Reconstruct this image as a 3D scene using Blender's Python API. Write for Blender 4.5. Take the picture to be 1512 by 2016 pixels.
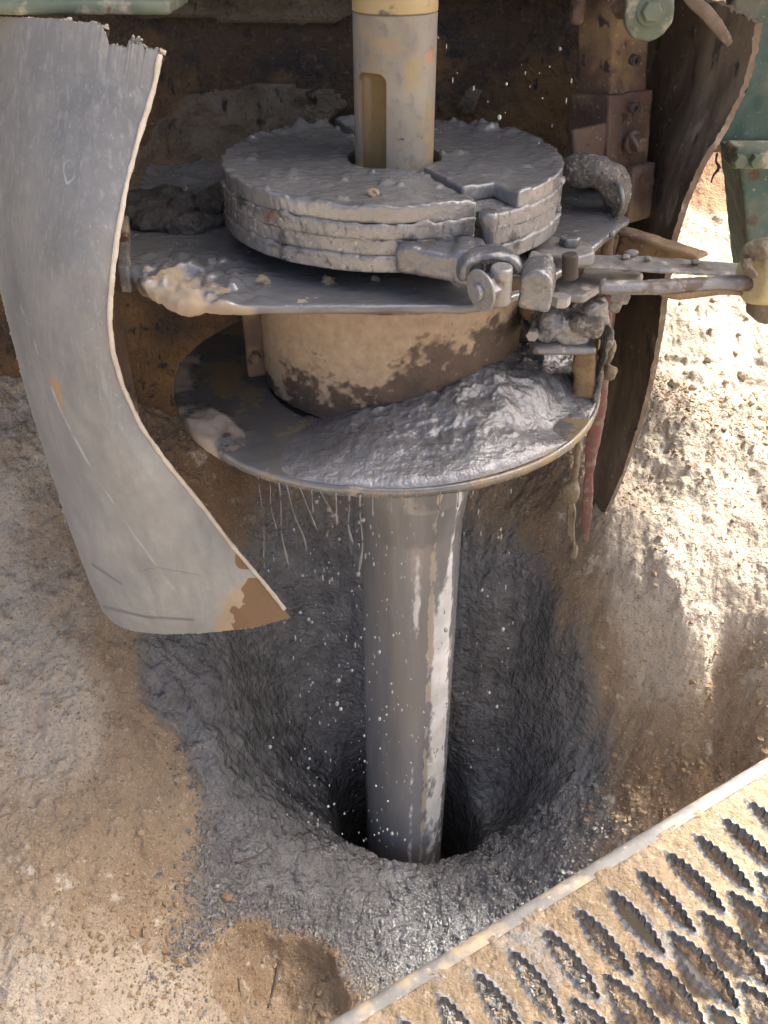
import bpy, bmesh, math, random
import numpy as np
from mathutils import Vector, Matrix
R = math.radians
scene = bpy.context.scene
for o in list(bpy.data.objects): bpy.data.objects.remove(o)
random.seed(7); rng = np.random.default_rng(7)
# ------------------------------------------------------------------ camera
CAMZ, PITCH, FPX, PW, PH = 1.75, 35.5, 1750.0, 1512.0, 2016.0
cam = bpy.data.cameras.new('camera'); camo = bpy.data.objects.new('camera', cam)
scene.collection.objects.link(camo); scene.camera = camo
camo.location = (0, 0, CAMZ); camo.rotation_euler = (R(90 - PITCH), 0, 0)
cam.sensor_fit = 'VERTICAL'; cam.sensor_height = 24.0; cam.lens = 24.0 * FPX / PH
cam.clip_start = 0.02; cam.clip_end = 500
# ------------------------------------------------------------------ sky, sun, exposure
SUN_AZ, SUN_EL = 58.0, 52.0          # azimuth from +Y (away from the camera) towards +X
world = bpy.data.worlds.new('World'); scene.world = world; world.use_nodes = True
wn = world.node_tree; bg = wn.nodes['Background']
sky = wn.nodes.new('ShaderNodeTexSky'); sky.sky_type = 'NISHITA'; sky.sun_disc = False
sky.sun_elevation = R(SUN_EL); sky.sun_rotation = R(SUN_AZ)
sky.air_density = .45; sky.dust_density = 9.0; sky.ozone_density = .2
wn.links.new(sky.outputs[0], bg.inputs[0]); bg.inputs[1].default_value = 0.15
sl = bpy.data.lights.new('sun', 'SUN'); so = bpy.data.objects.new('sun', sl)
scene.collection.objects.link(so); sl.energy = 2.0; sl.angle = R(5); sl.color = (1, .98, .945)
sd = Vector((math.sin(R(SUN_AZ)) * math.cos(R(SUN_EL)), math.cos(R(SUN_AZ)) * math.cos(R(SUN_EL)), math.sin(R(SUN_EL))))
so.rotation_euler = (-sd).to_track_quat('-Z', 'Y').to_euler(); so.location = sd * 8
vs = scene.view_settings; vs.view_transform = 'Standard'; vs.look = 'None'; vs.exposure = 2.15; vs.gamma = 1
vs.use_curve_mapping = False
scene.render.engine = 'CYCLES'
scene.cycles.max_bounces = 8; scene.cycles.diffuse_bounces = 5
# ------------------------------------------------------------------ pixel -> world (photo pixels; distance from Y or height below the eye)
_c, _s = math.cos(R(PITCH)), math.sin(R(PITCH))
def P(px, py, Y=None, h=None):
    u, v = (px - PW / 2) / FPX, (py - PH / 2) / FPX
    d = np.array([u, _c - v * _s, -(_s + v * _c)])
    t = (Y / d[1]) if Y is not None else (-h / d[2])
    p = d * t
    return np.array([p[0], p[1], p[2] + CAMZ])
def Pv(px, py, Y):
    u, v = (px - PW / 2) / FPX, (py - PH / 2) / FPX; t = Y / (_c - v * _s)
    return np.stack([u * t, Y + 0 * t, CAMZ - (_s + v * _c) * t], -1)
def dist_poly(x, y, pts):
    d = np.full(x.shape, 1e9)
    for (ax, ay), (bx, by) in zip(pts[:-1], pts[1:]):
        t = np.clip(((x - ax) * (bx - ax) + (y - ay) * (by - ay)) / ((bx - ax) ** 2 + (by - ay) ** 2), 0, 1)
        d = np.minimum(d, np.hypot(x - ax - t * (bx - ax), y - ay - t * (by - ay)))
    return d
# ------------------------------------------------------------------ numpy noise
def _hash(ix, iy, iz, seed):
    n = (ix * 374761393 + iy * 668265263 + iz * 2147483647 + seed * 1274126177) & 0xFFFFFFFF
    n = ((n ^ (n >> 13)) * 1274126177) & 0xFFFFFFFF
    n = (n ^ (n >> 16)) & 0xFFFFFFFF
    return n.astype(np.float64) / 4294967295.0
def vnoise(p, seed=0):
    p = np.asarray(p, float); f = np.floor(p); i = f.astype(np.int64); t = p - f
    t = t * t * t * (t * (t * 6 - 15) + 10); r = 0
    for a in (0, 1):
        for b in (0, 1):
            for c in (0, 1):
                w = (t[:, 0] if a else 1 - t[:, 0]) * (t[:, 1] if b else 1 - t[:, 1]) * (t[:, 2] if c else 1 - t[:, 2])
                r = r + w * _hash(i[:, 0] + a, i[:, 1] + b, i[:, 2] + c, seed)
    return r * 2 - 1
def fbm(p, scale=1.0, octv=4, seed=0, gain=.5, ridge=False):
    p = np.asarray(p, float) * scale; a, s, r = 1.0, 0.0, 0
    for k in range(octv):
        n = vnoise(p + 17.3 * k, seed + k)
        if ridge: n = 1 - 2 * np.abs(n)
        r = r + a * n; s += a; a *= gain; p = p * 2.03
    return r / s
def sstep(a, b, x):
    t = np.clip((x - a) / (b - a), 0, 1); return t * t * (3 - 2 * t)
# ------------------------------------------------------------------ materials
def mat(name, base, base_scale=12, rough=(.5, .7), layers=(), bumps=((60, .3, .004),), metallic=0., stretch=(1, 1, 1), spec=.5):
    """base: two colours mixed by noise; layers: (source, lo, hi, colour, roughness[, stretch]) where source is a noise scale or an attribute name"""
    m = bpy.data.materials.new(name); m.use_nodes = True; nt = m.node_tree; N = nt.nodes; L = nt.links
    bs = N['Principled BSDF']; bs.inputs['Metallic'].default_value = metallic
    bs.inputs['Specular IOR Level'].default_value = spec
    tc = N.new('ShaderNodeTexCoord')
    def vec(st):
        if st == (1, 1, 1): return tc.outputs['Object']
        mp = N.new('ShaderNodeMapping'); mp.inputs['Scale'].default_value = st
        L.new(tc.outputs['Object'], mp.inputs[0]); return mp.outputs[0]
    def noise(scale, st=(1, 1, 1), det=6, ro=.6):
        n = N.new('ShaderNodeTexNoise'); n.inputs['Scale'].default_value = scale
        n.inputs['Detail'].default_value = det; n.inputs['Roughness'].default_value = ro
        L.new(vec(st), n.inputs['Vector']); return n.outputs['Fac']
    def ramp(src, lo, hi):
        r = N.new('ShaderNodeMapRange'); r.inputs['From Min'].default_value = lo; r.inputs['From Max'].default_value = hi
        L.new(src, r.inputs['Value']); return r.outputs[0]
    def mixc(f, a, b):
        x = N.new('ShaderNodeMix'); x.data_type = 'RGBA'; L.new(f, x.inputs[0])
        for s, i in ((a, 6), (b, 7)):
            if isinstance(s, tuple): x.inputs[i].default_value = (*s, 1)
            else: L.new(s, x.inputs[i])
        return x.outputs[2]
    def mixf(f, a, b):
        x = N.new('ShaderNodeMix'); L.new(f, x.inputs[0])
        for s, i in ((a, 2), (b, 3)):
            if isinstance(s, (int, float)): x.inputs[i].default_value = s
            else: L.new(s, x.inputs[i])
        return x.outputs[0]
    f0 = ramp(noise(base_scale, stretch), .32, .68)
    col = mixc(f0, base[0], base[1]); ro = mixf(f0, rough[0], rough[1]); me_ = None
    if metallic or any(len(l) > 6 for l in layers):
        v_ = N.new('ShaderNodeValue'); v_.outputs[0].default_value = metallic; me_ = v_.outputs[0]
    for ly in layers:
        src, lo, hi, c, r = ly[:5]; st = ly[5] if len(ly) > 5 else (1, 1, 1)
        if isinstance(src, str):
            a = N.new('ShaderNodeAttribute'); a.attribute_name = src
            ad = N.new('ShaderNodeMath'); ad.operation = 'MULTIPLY_ADD'
            wa = .7 if src == 'wet' else .35
            L.new(noise(45 if src == 'wet' else 70, st, 6, .65), ad.inputs[0]); ad.inputs[1].default_value = wa; L.new(a.outputs['Fac'], ad.inputs[2])
            f = ramp(ad.outputs[0], lo + wa / 2, hi + wa / 2)
        else: f = ramp(noise(src, st), lo, hi)
        if isinstance(c[0], tuple): c = mixc(ramp(noise(base_scale * 2.3), .35, .65), c[0], c[1])
        col = mixc(f, col, c); ro = mixf(f, ro, r)
        if me_ is not None: me_ = mixf(f, me_, float(ly[6]) if len(ly) > 6 else 0.0)
    if me_ is not None: L.new(me_, bs.inputs['Metallic'])
    L.new(col, bs.inputs['Base Color']); L.new(ro, bs.inputs['Roughness'])
    prev = None
    for b in bumps:
        sc, stg, dist = b[:3]; st = b[3] if len(b) > 3 else (1, 1, 1)
        bn = N.new('ShaderNodeBump'); bn.inputs['Strength'].default_value = stg; bn.inputs['Distance'].default_value = dist
        L.new(noise(sc, st, 5), bn.inputs['Height'])
        if prev: L.new(prev, bn.inputs['Normal'])
        prev = bn.outputs[0]
    if prev: L.new(prev, bs.inputs['Normal'])
    return m
SL_D, SL_M, SL_L = (.055, .057, .060), (.10, .102, .105), (.26, .265, .265)
TAN, TAND, RUST, BRN = (.42, .31, .19), (.24, .165, .095), (.13, .06, .035), (.065, .045, .03)
M = {}
M['slurry'] = mat('wet_slurry', (SL_M, (.16, .163, .167)), 9, (.10, .26), ((26, .60, .72, (.30, .27, .22), .6),), ((45, .5, .007), (170, .4, .003)), spec=1., metallic=.3)
M['slurry_plate'] = mat('smooth_slurry', ((.15, .152, .151), (.24, .241, .237)), 6, (.08, .24), ((14, .65, .74, (.2, .17, .13), .6),), ((14, .22, .012), (60, .4, .005), (150, .35, .003)), spec=1., metallic=.3)
M['slurry_side'] = mat('slurry_over_steel', ((.19, .187, .178), (.27, .263, .25)), 14, (.15, .35),
    ((16, .53, .62, (.06, .062, .064), .25), (130, .57, .65, (.07, .07, .068), .3, (1, 1, .5)), (100, .60, .66, (.30, .295, .28), .3), (9, .66, .72, (.13, .075, .05), .6), ('mask', .55, .7, TAN, .8)), ((60, .4, .005, (1, 1, .5)), (160, .5, .003)), metallic=.2)
M['heap'] = mat('slurry_heap', ((.15, .15, .149), (.25, .249, .246)), 16, (.12, .36), ((7, .64, .76, (.26, .22, .17), .4),), ((24, .6, .016), (60, .4, .006), (170, .5, .003)), spec=1., metallic=.32)
M['edge'] = mat('plate_edge', ((.20, .20, .195), (.12, .115, .11)), 40, (.3, .6), ((22, .54, .60, (.10, .045, .03), .6), ('mask', .5, .7, (TAN, (.5, .4, .27)), .95)), ((70, .6, .005), (220, .5, .003)))
M['rust'] = mat('rusty_steel', ((.10, .065, .045), (.17, .115, .08)), 18, (.5, .75), ((9, .52, .62, TAND, .9), (40, .6, .68, (.05, .032, .026), .6)), ((50, .5, .004), (200, .4, .002)))
M['post'] = mat('muddy_post', ((.085, .05, .036), (.13, .08, .05)), 12, (.5, .75), ((7, .47, .56, (.21, .145, .075), .95), (35, .60, .66, (.04, .03, .025), .8), (120, .62, .68, (.3, .24, .16), .9)), ((60, .6, .004), (200, .5, .002)))
M['drum'] = mat('dusty_drum', ((.055, .038, .028), (.11, .075, .052)), 30, (.45, .7), (('mask', .34, .58, ((.40, .315, .215), (.31, .235, .155)), .9), (60, .66, .72, (.35, .29, .21), .9)), ((130, .75, .004), (280, .5, .002)))
M['disc'] = mat('muddy_disc', ((.11, .112, .108), (.17, .168, .16)), 9, (.10, .28), spec=.9, layers= ((9, .50, .62, (.22, .155, .07), .4), ('mask', .5, .65, (.36, .29, .21), .9)), bumps=((40, .4, .005), (150, .3, .002)), metallic=.25)
M['rod'] = mat('worn_rod', ((.26, .235, .185), (.165, .150, .120)), 14, (.35, .55), ((55, .55, .68, (.13, .125, .12), .5), (11, .50, .62, (.30, .21, .08), .5), (3, .45, .62, (.25, .24, .215), .45, (1, 1, .5)), (17, .66, .73, (.45, .20, .05), .6), (60, .66, .71, (.07, .06, .055), .5)), ((50, .25, .002), (14, .15, .003, (1, 1, .3))))
M['pocket'] = mat('oily_rod_flat', ((.22, .15, .06), (.13, .095, .05)), 20, (.22, .4), ((14, .55, .68, (.34, .15, .03), .4, (1, 1, .15)),), ((60, .3, .002, (1, 1, .2)),), stretch=(1, 1, .15))
M['rodtop'] = mat('yellow_rod', ((.40, .30, .13), (.30, .22, .10)), 6, (.4, .55), ((40, .62, .7, (.12, .09, .05), .6),), ((30, .2, .002),), stretch=(.3, .3, 2))
M['pipe'] = mat('slurry_wet_pipe', ((.19, .192, .19), (.29, .291, .288)), 9, (.10, .24), spec=.9, layers= (('mask', .36, .56, ((.62, .62, .60), (.44, .435, .41)), .3), ('mud', .5, .62, (.32, .28, .21), .6)), metallic=.3, bumps=((16, .25, .010, (1, 1, .15)), (120, .25, .002, (1, 1, .4))), stretch=(1, 1, .12))
M['rubber'] = mat('pale_grey_rubber', ((.105, .113, .118), (.155, .160, .160)), 5, (.35, .55), (('paleness', .10, .90, ((.34, .335, .295), (.25, .25, .23)), .7), (34, .50, .78, (.20, .202, .195), .6, (1, 1, .25)), (130, .52, .74, (.26, .262, .25), .65, (1, 1, .12)), (240, .60, .70, (.27, .275, .27), .7, (1, 1, .5)), ('scratch', .3, .75, (.36, .365, .35), .6), ('dent_shade', .3, .9, (.12, .125, .13), .5), ('spot', .4, .6, (.34, .22, .12), .85), ('mud', .35, .75, ((.40, .32, .21), (.33, .25, .155)), .9), ('rusty', .5, .52, (.17, .105, .05), .55)), ((30, .15, .004, (1, 1, .3)), (220, .15, .001)), stretch=(1, 1, .3))
M['rubedge'] = mat('chalky_rubber_edge', ((.60, .54, .43), (.46, .40, .31)), 40, (.8, .95), (), ((120, .6, .003),))
M['rubdark'] = mat('dark_rubber', ((.06, .045, .032), (.10, .076, .05)), 7, (.45, .7), ((9, .47, .60, (.17, .135, .092), .9, (1, 1, .3)), (14, .60, .68, (.24, .20, .145), .9, (1, 1, .5)), (30, .58, .66, (.03, .026, .022), .6, (1, 1, .4)), (90, .62, .68, (.20, .17, .13), .9)), ((30, .3, .004, (1, 1, .3)), (140, .3, .002)), stretch=(1, 1, .3))
M['rubedge2'] = mat('dirty_rubber_edge', ((.20, .15, .10), (.13, .095, .065)), 30, (.8, .95), ((14, .55, .65, (.34, .27, .19), .9),), ((120, .6, .003),))
M['wall'] = mat('crusted_panel', ((.030, .020, .012), (.060, .038, .018)), 4, (.6, .85), ((6, .52, .60, (.014, .012, .011), .6), (3.1, .48, .62, (.17, .095, .034), .85), (26, .57, .64, (.016, .013, .011), .7), ('mask', .45, .52, ((.16, .135, .098), (.065, .053, .037)), .9), (70, .58, .68, (.10, .075, .05), .9), (40, .60, .66, (.012, .010, .009), .7, (1, 1, .4))), ((14, 1., .03), (50, 1., .014), (130, .8, .006)))
M['green'] = mat('old_green_paint', ((.035, .09, .075), (.055, .12, .10)), 6, (.45, .6), ((5, .45, .60, (.17, .17, .125), .8), (22, .58, .68, (.11, .08, .05), .8), (120, .62, .68, (.30, .27, .2), .9)), ((60, .4, .003),))
M['palegreen'] = mat('chalky_green', ((.16, .185, .125), (.10, .13, .09)), 12, (.55, .75), ((20, .52, .62, (.38, .34, .25), .9), (60, .64, .7, (.14, .09, .05), .8)), ((80, .5, .003),))
M['steel'] = mat('muddy_steel', ((.17, .165, .155), (.25, .24, .225)), 30, (.3, .5), ((20, .53, .62, (.10, .075, .06), .55), (50, .60, .66, (.40, .36, .28), .8)), ((60, .55, .004), (200, .4, .002)), metallic=.15)
M['bolt'] = mat('wet_bolt', ((.32, .315, .30), (.22, .215, .205)), 40, (.2, .4), ((30, .58, .66, (.15, .11, .08), .6),), ((120, .3, .002),), metallic=.3)
M['rope'] = mat('dirty_rope', ((.22, .175, .11), (.13, .10, .065)), 60, (.8, .95), (), ((200, .9, .004), (60, .6, .006)))
M['straw'] = mat('pale_sacking', ((.52, .44, .24), (.40, .33, .17)), 30, (.7, .85), (), ((160, .5, .004, (1, .15, 1)),))
M['red'] = mat('faded_red_strap', ((.19, .085, .075), (.12, .065, .05)), 25, (.7, .85), ((40, .52, .6, (.2, .16, .11), .9),), ((150, .6, .003),))
M['foam'] = mat('tan_block', ((.28, .19, .10), (.18, .12, .065)), 30, (.8, .95), ((60, .6, .68, (.1, .07, .05), .9),), ((90, .8, .006),))
M['clod'] = mat('dry_clod', ((.33, .255, .165), (.22, .165, .10)), 45, (.8, .95), (), ((90, .8, .006), (240, .5, .003)))
M['stone'] = mat('pale_stone', ((.46, .385, .275), (.36, .29, .195)), 25, (.75, .95), ((80, .58, .66, (.25, .19, .12), .9),), ((60, .7, .008), (180, .6, .004)))
M['greyclod'] = mat('wet_clod', ((.15, .145, .135), (.22, .20, .17)), 30, (.35, .6), (), ((90, .8, .006),))
M['gritty'] = mat('gritty_mud', ((.20, .18, .15), (.11, .10, .088)), 40, (.5, .8), ((150, .55, .62, (.36, .32, .25), .8), (110, .60, .66, (.05, .045, .04), .5)), ((90, 1., .008), (220, .8, .004)))
M['chip'] = mat('wet_rock_chips', ((.07, .07, .068), (.22, .215, .20)), 130, (.22, .45), (), ((200, .4, .002),))
M['grain'] = mat('sand_grains', ((.17, .115, .065), (.40, .31, .20)), 160, (.8, .95), ((230, .60, .64, (.10, .085, .07), .7), (190, .62, .66, (.5, .44, .34), .8)), ())
M['drip'] = mat('slurry_drip', ((.22, .22, .215), (.16, .16, .157)), 60, (.06, .12), (), (), metallic=.2)
M['drop'] = mat('slurry_drop', ((.34, .34, .335), (.25, .25, .245)), 60, (.06, .12), (), (), metallic=.15)
M['twig'] = mat('dark_twig', ((.06, .045, .032), (.10, .08, .06)), 40, (.7, .9), (), ((150, .5, .002),))
M['grate'] = mat('muddy_grating', ((.26, .26, .25), (.18, .18, .172)), 20, (.35, .55), (('mask', .42, .58, ((.29, .22, .135), (.21, .155, .09)), .85), ('mask', .66, .95, ((.34, .27, .175), (.26, .195, .12)), .9), (90, .56, .66, (.36, .305, .22), .8), (160, .58, .66, (.18, .125, .07), .8)), ((50, .8, .008), (110, .9, .006), (260, .8, .003)))
M['nosing'] = mat('galvanised_edge', ((.25, .25, .235), (.17, .17, .16)), 25, (.38, .55), ((14, .52, .66, (.44, .35, .22), .85), (70, .6, .68, (.48, .43, .34), .85)), ((120, .4, .003),))
M['dark'] = mat('dark_steel', ((.04, .032, .027), (.06, .046, .036)), 14, (.6, .8), (), ((40, .4, .004),))  # plain dark brown steel for chassis, holes, hub, collar and pin
# ------------------------------------------------------------------ object helpers
COL = scene.collection
def tag(o, label=None, cat=None, group=None, kind=None):
    if label: o['label'] = label
    if cat: o['category'] = cat
    if group: o['group'] = group
    if kind: o['kind'] = kind
    return o
def thing(name, label, cat, base, group=None):
    o = bpy.data.objects.new(name, None); COL.objects.link(o); o.location = tuple(base); o.empty_display_size = .05
    return tag(o, label, cat, group)
def root_loc(o):
    v = Vector((0, 0, 0))
    while o is not None: v += o.location; o = o.parent
    return v
def mk(name, V, F, m, parent=None, smooth=True, base=None, attrs=None):
    V = np.asarray(V, float)
    if parent is not None: off = np.array(root_loc(parent))
    else:
        off = np.array(base) if base is not None else np.array([V[:, 0].mean(), V[:, 1].mean(), V[:, 2].min()])
    me = bpy.data.meshes.new(name); me.from_pydata((V - off).tolist(), [], [tuple(map(int, f)) for f in F]) if not isinstance(F, np.ndarray) else None
    if isinstance(F, np.ndarray):
        me.vertices.add(len(V)); me.vertices.foreach_set('co', (V - off).ravel())
        k = F.shape[1]; me.loops.add(F.size); me.loops.foreach_set('vertex_index', F.astype(np.int32).ravel())
        me.polygons.add(len(F)); me.polygons.foreach_set('loop_start', np.arange(0, F.size, k, dtype=np.int32))
        me.update(calc_edges=True)
    for k, a in (attrs or {}).items():
        at = me.attributes.new(k, 'FLOAT', 'POINT'); at.data.foreach_set('value', np.asarray(a, np.float32))
    for q in (m if isinstance(m, (list, tuple)) else [m]): me.materials.append(M[q] if isinstance(q, str) else q)
    me.polygons.foreach_set('use_smooth', [bool(smooth)] * len(me.polygons))
    o = bpy.data.objects.new(name, me); COL.objects.link(o)
    if parent is not None: o.parent = parent
    else: o.location = tuple(off)
    if smooth == 'auto':
        me.set_sharp_from_angle(angle=R(40))
    return o
def from_bm(bm):
    bm.normal_update(); bm.verts.index_update()
    V = np.array([v.co[:] for v in bm.verts]); F = [tuple(v.index for v in f.verts) for f in bm.faces]; bm.free(); return V, F
def join(*vf):
    V, F, n = [], [], 0
    for v, f in vf:
        V.append(np.asarray(v)); F += [tuple(i + n for i in q) for q in f]; n += len(v)
    return np.vstack(V), F
def box(c, s, rot=(0, 0, 0), bev=.003, seg=2):
    bm = bmesh.new(); bmesh.ops.create_cube(bm, size=1)
    for v in bm.verts: v.co = Vector((v.co.x * s[0], v.co.y * s[1], v.co.z * s[2]))
    if bev: bmesh.ops.bevel(bm, geom=bm.edges[:], offset=bev, segments=seg, affect='EDGES', profile=.5)
    from mathutils import Euler
    mt = Matrix.Translation(Vector(c)) @ Euler(rot).to_matrix().to_4x4()
    bmesh.ops.transform(bm, matrix=mt, verts=bm.verts); return from_bm(bm)
def prism(poly, z0, z1, bev=.003, seg=2):
    bm = bmesh.new(); vs_ = [bm.verts.new((p[0], p[1], z0)) for p in poly]
    f = bm.faces.new(vs_); bm.normal_update()
    r = bmesh.ops.extrude_face_region(bm, geom=[f])
    for v in r['geom']:
        if isinstance(v, bmesh.types.BMVert): v.co.z = z1
    bmesh.ops.recalc_face_normals(bm, faces=bm.faces[:])
    if bev: bmesh.ops.bevel(bm, geom=bm.edges[:], offset=bev, segments=seg, affect='EDGES', profile=.5)
    bmesh.ops.recalc_face_normals(bm, faces=bm.faces[:]); return from_bm(bm)
def lathe(prof, seg=48, c=(0, 0, 0), axis=None, closed=True):
    """prof: (radius, height) from bottom to top; axis: direction of the height"""
    V, F = [], []; n = len(prof)
    for k in range(seg):
        a = 2 * math.pi * k / seg
        for r, z in prof: V.append((r * math.cos(a), r * math.sin(a), z))
    for k in range(seg):
        q = (k + 1) % seg
        for i in range(n - 1): F.append((k * n + i, q * n + i, q * n + i + 1, k * n + i + 1))
    if closed:
        F.append(tuple(k * n for k in range(seg))[::-1]); F.append(tuple(k * n + n - 1 for k in range(seg)))
    V = np.array(V)
    if axis is not None:
        q = Vector(axis).to_track_quat('Z', 'Y').to_matrix(); V = V @ np.array(q).T
    return V + np.array(c), F
def cyl(p0, p1, r, seg=24, bev=.0015, r1=None):
    p0, p1 = np.array(p0, float), np.array(p1, float); L = np.linalg.norm(p1 - p0); r1 = r if r1 is None else r1
    return lathe([(r - bev, 0), (r, bev), (r1, L - bev), (r1 - bev, L)], seg, p0, tuple(p1 - p0))
def hexbolt(p, ax, r, L, seg=6):
    p = np.array(p, float); ax = np.array(ax, float); ax /= np.linalg.norm(ax)
    return lathe([(r * .96, 0), (r, .0015), (r, L - .002), (r * .85, L)], seg, p, tuple(ax))
def tube(path, rad, seg=10, flat=1.0, up=(0, 0, 1), sub=1):
    P_ = np.array(path, float); rad = np.full(len(P_), rad) if np.isscalar(rad) else np.array(rad, float)
    if sub > 1:
        t = np.arange(len(P_)); tt = np.linspace(0, len(P_) - 1, (len(P_) - 1) * sub + 1)
        Q = []
        for x in tt:
            i = min(int(x), len(P_) - 2); f = x - i
            a, b, c, d = P_[max(i - 1, 0)], P_[i], P_[i + 1], P_[min(i + 2, len(P_) - 1)]
            Q.append(.5 * (2 * b + (c - a) * f + (2 * a - 5 * b + 4 * c - d) * f * f + (3 * b - a - 3 * c + d) * f ** 3))
        rad = np.interp(tt, t, rad); P_ = np.array(Q)
    T = np.gradient(P_, axis=0); T /= np.linalg.norm(T, axis=1)[:, None] + 1e-9
    V, F = [], []; up = np.array(up, float)
    for p, t, r in zip(P_, T, rad):
        s = np.cross(t, up); n_ = np.linalg.norm(s)
        s = np.cross(t, (1, 0, 0)) if n_ < 1e-3 else s; s /= np.linalg.norm(s); w = np.cross(s, t)
        for k in range(seg):
            a = 2 * math.pi * k / seg; V.append(p + s * r * math.cos(a) + w * r * flat * math.sin(a))
    n = len(P_)
    for i in range(n - 1):
        for k in range(seg):
            q = (k + 1) % seg; F.append((i * seg + k, i * seg + q, (i + 1) * seg + q, (i + 1) * seg + k))
    F.append(tuple(range(seg))[::-1]); F.append(tuple((n - 1) * seg + k for k in range(seg)))
    return np.array(V), F
_ico = {}
def ico(sub):
    if sub not in _ico:
        bm = bmesh.new(); bmesh.ops.create_icosphere(bm, subdivisions=sub, radius=1); _ico[sub] = from_bm(bm)
    return _ico[sub]
def rock(c, s, sub=3, amp=.25, seed=0, ang=0.0, sc=1.6):
    V, F = ico(sub); V = V.copy()
    V *= (1 + amp * fbm(V + seed * 3.7, sc, 4, seed))[:, None]
    V *= np.array(s); ca, sa = math.cos(ang), math.sin(ang)
    V = V @ np.array([[ca, -sa, 0], [sa, ca, 0], [0, 0, 1]]).T
    return V + np.array(c), F
def remesh(VF, voxel, iters=0):
    me = bpy.data.meshes.new('tmp'); me.from_pydata(np.asarray(VF[0]).tolist(), [], VF[1]); o = bpy.data.objects.new('tmp', me)
    COL.objects.link(o); r = o.modifiers.new('r', 'REMESH'); r.mode = 'VOXEL'; r.voxel_size = voxel
    if iters:
        s = o.modifiers.new('s', 'SMOOTH'); s.iterations = iters
    dg = bpy.context.evaluated_depsgraph_get(); e = o.evaluated_get(dg); m2 = e.to_mesh()
    n = len(m2.vertices); V = np.empty(n * 3); m2.vertices.foreach_get('co', V); V = V.reshape(-1, 3)
    Nn = np.empty(n * 3); m2.vertices.foreach_get('normal', Nn); Nn = Nn.reshape(-1, 3)
    F = [tuple(p.vertices) for p in m2.polygons]
    e.to_mesh_clear(); bpy.data.objects.remove(o); bpy.data.meshes.remove(me); return V, F, Nn
def coat(name, VF, m, parent=None, voxel=.004, amp=.002, sc=60, seed=0, iters=2, base=None, fn=None, attrs=None):
    """a part under a lumpy coat of mud: dense skin pushed in and out by noise"""
    V, F, N = remesh(VF, voxel, iters)
    d = amp * fbm(V, sc, 3, seed)
    if fn is not None: d = d + fn(V, N)
    V = V + N * d[:, None]
    F = np.array(F) if len({len(f) for f in F}) == 1 else F
    return mk(name, V, F, m, parent, True, base, {k: f(V, N) for k, f in (attrs or {}).items()})
def circ(cx, cy, r, a0=0, a1=360, n=64):
    return [(cx + r * math.cos(R(a0 + (a1 - a0) * k / n)), cy + r * math.sin(R(a0 + (a1 - a0) * k / n))) for k in range(n + (0 if (a1 - a0) % 360 == 0 else 1))]
def curve(pts, n):
    p = np.array(pts, float); t = np.r_[0, np.cumsum(np.linalg.norm(np.diff(p[:, :2], axis=0), axis=1))]; t /= t[-1]
    x = np.linspace(0, 1, n); return np.stack([np.interp(x, t, p[:, k]) for k in range(p.shape[1])], 1)
def smooth1(c, it=6):
    c = c.copy()
    for _ in range(it): c[1:-1] = .25 * c[:-2] + .5 * c[1:-1] + .25 * c[2:]
    return c
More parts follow.
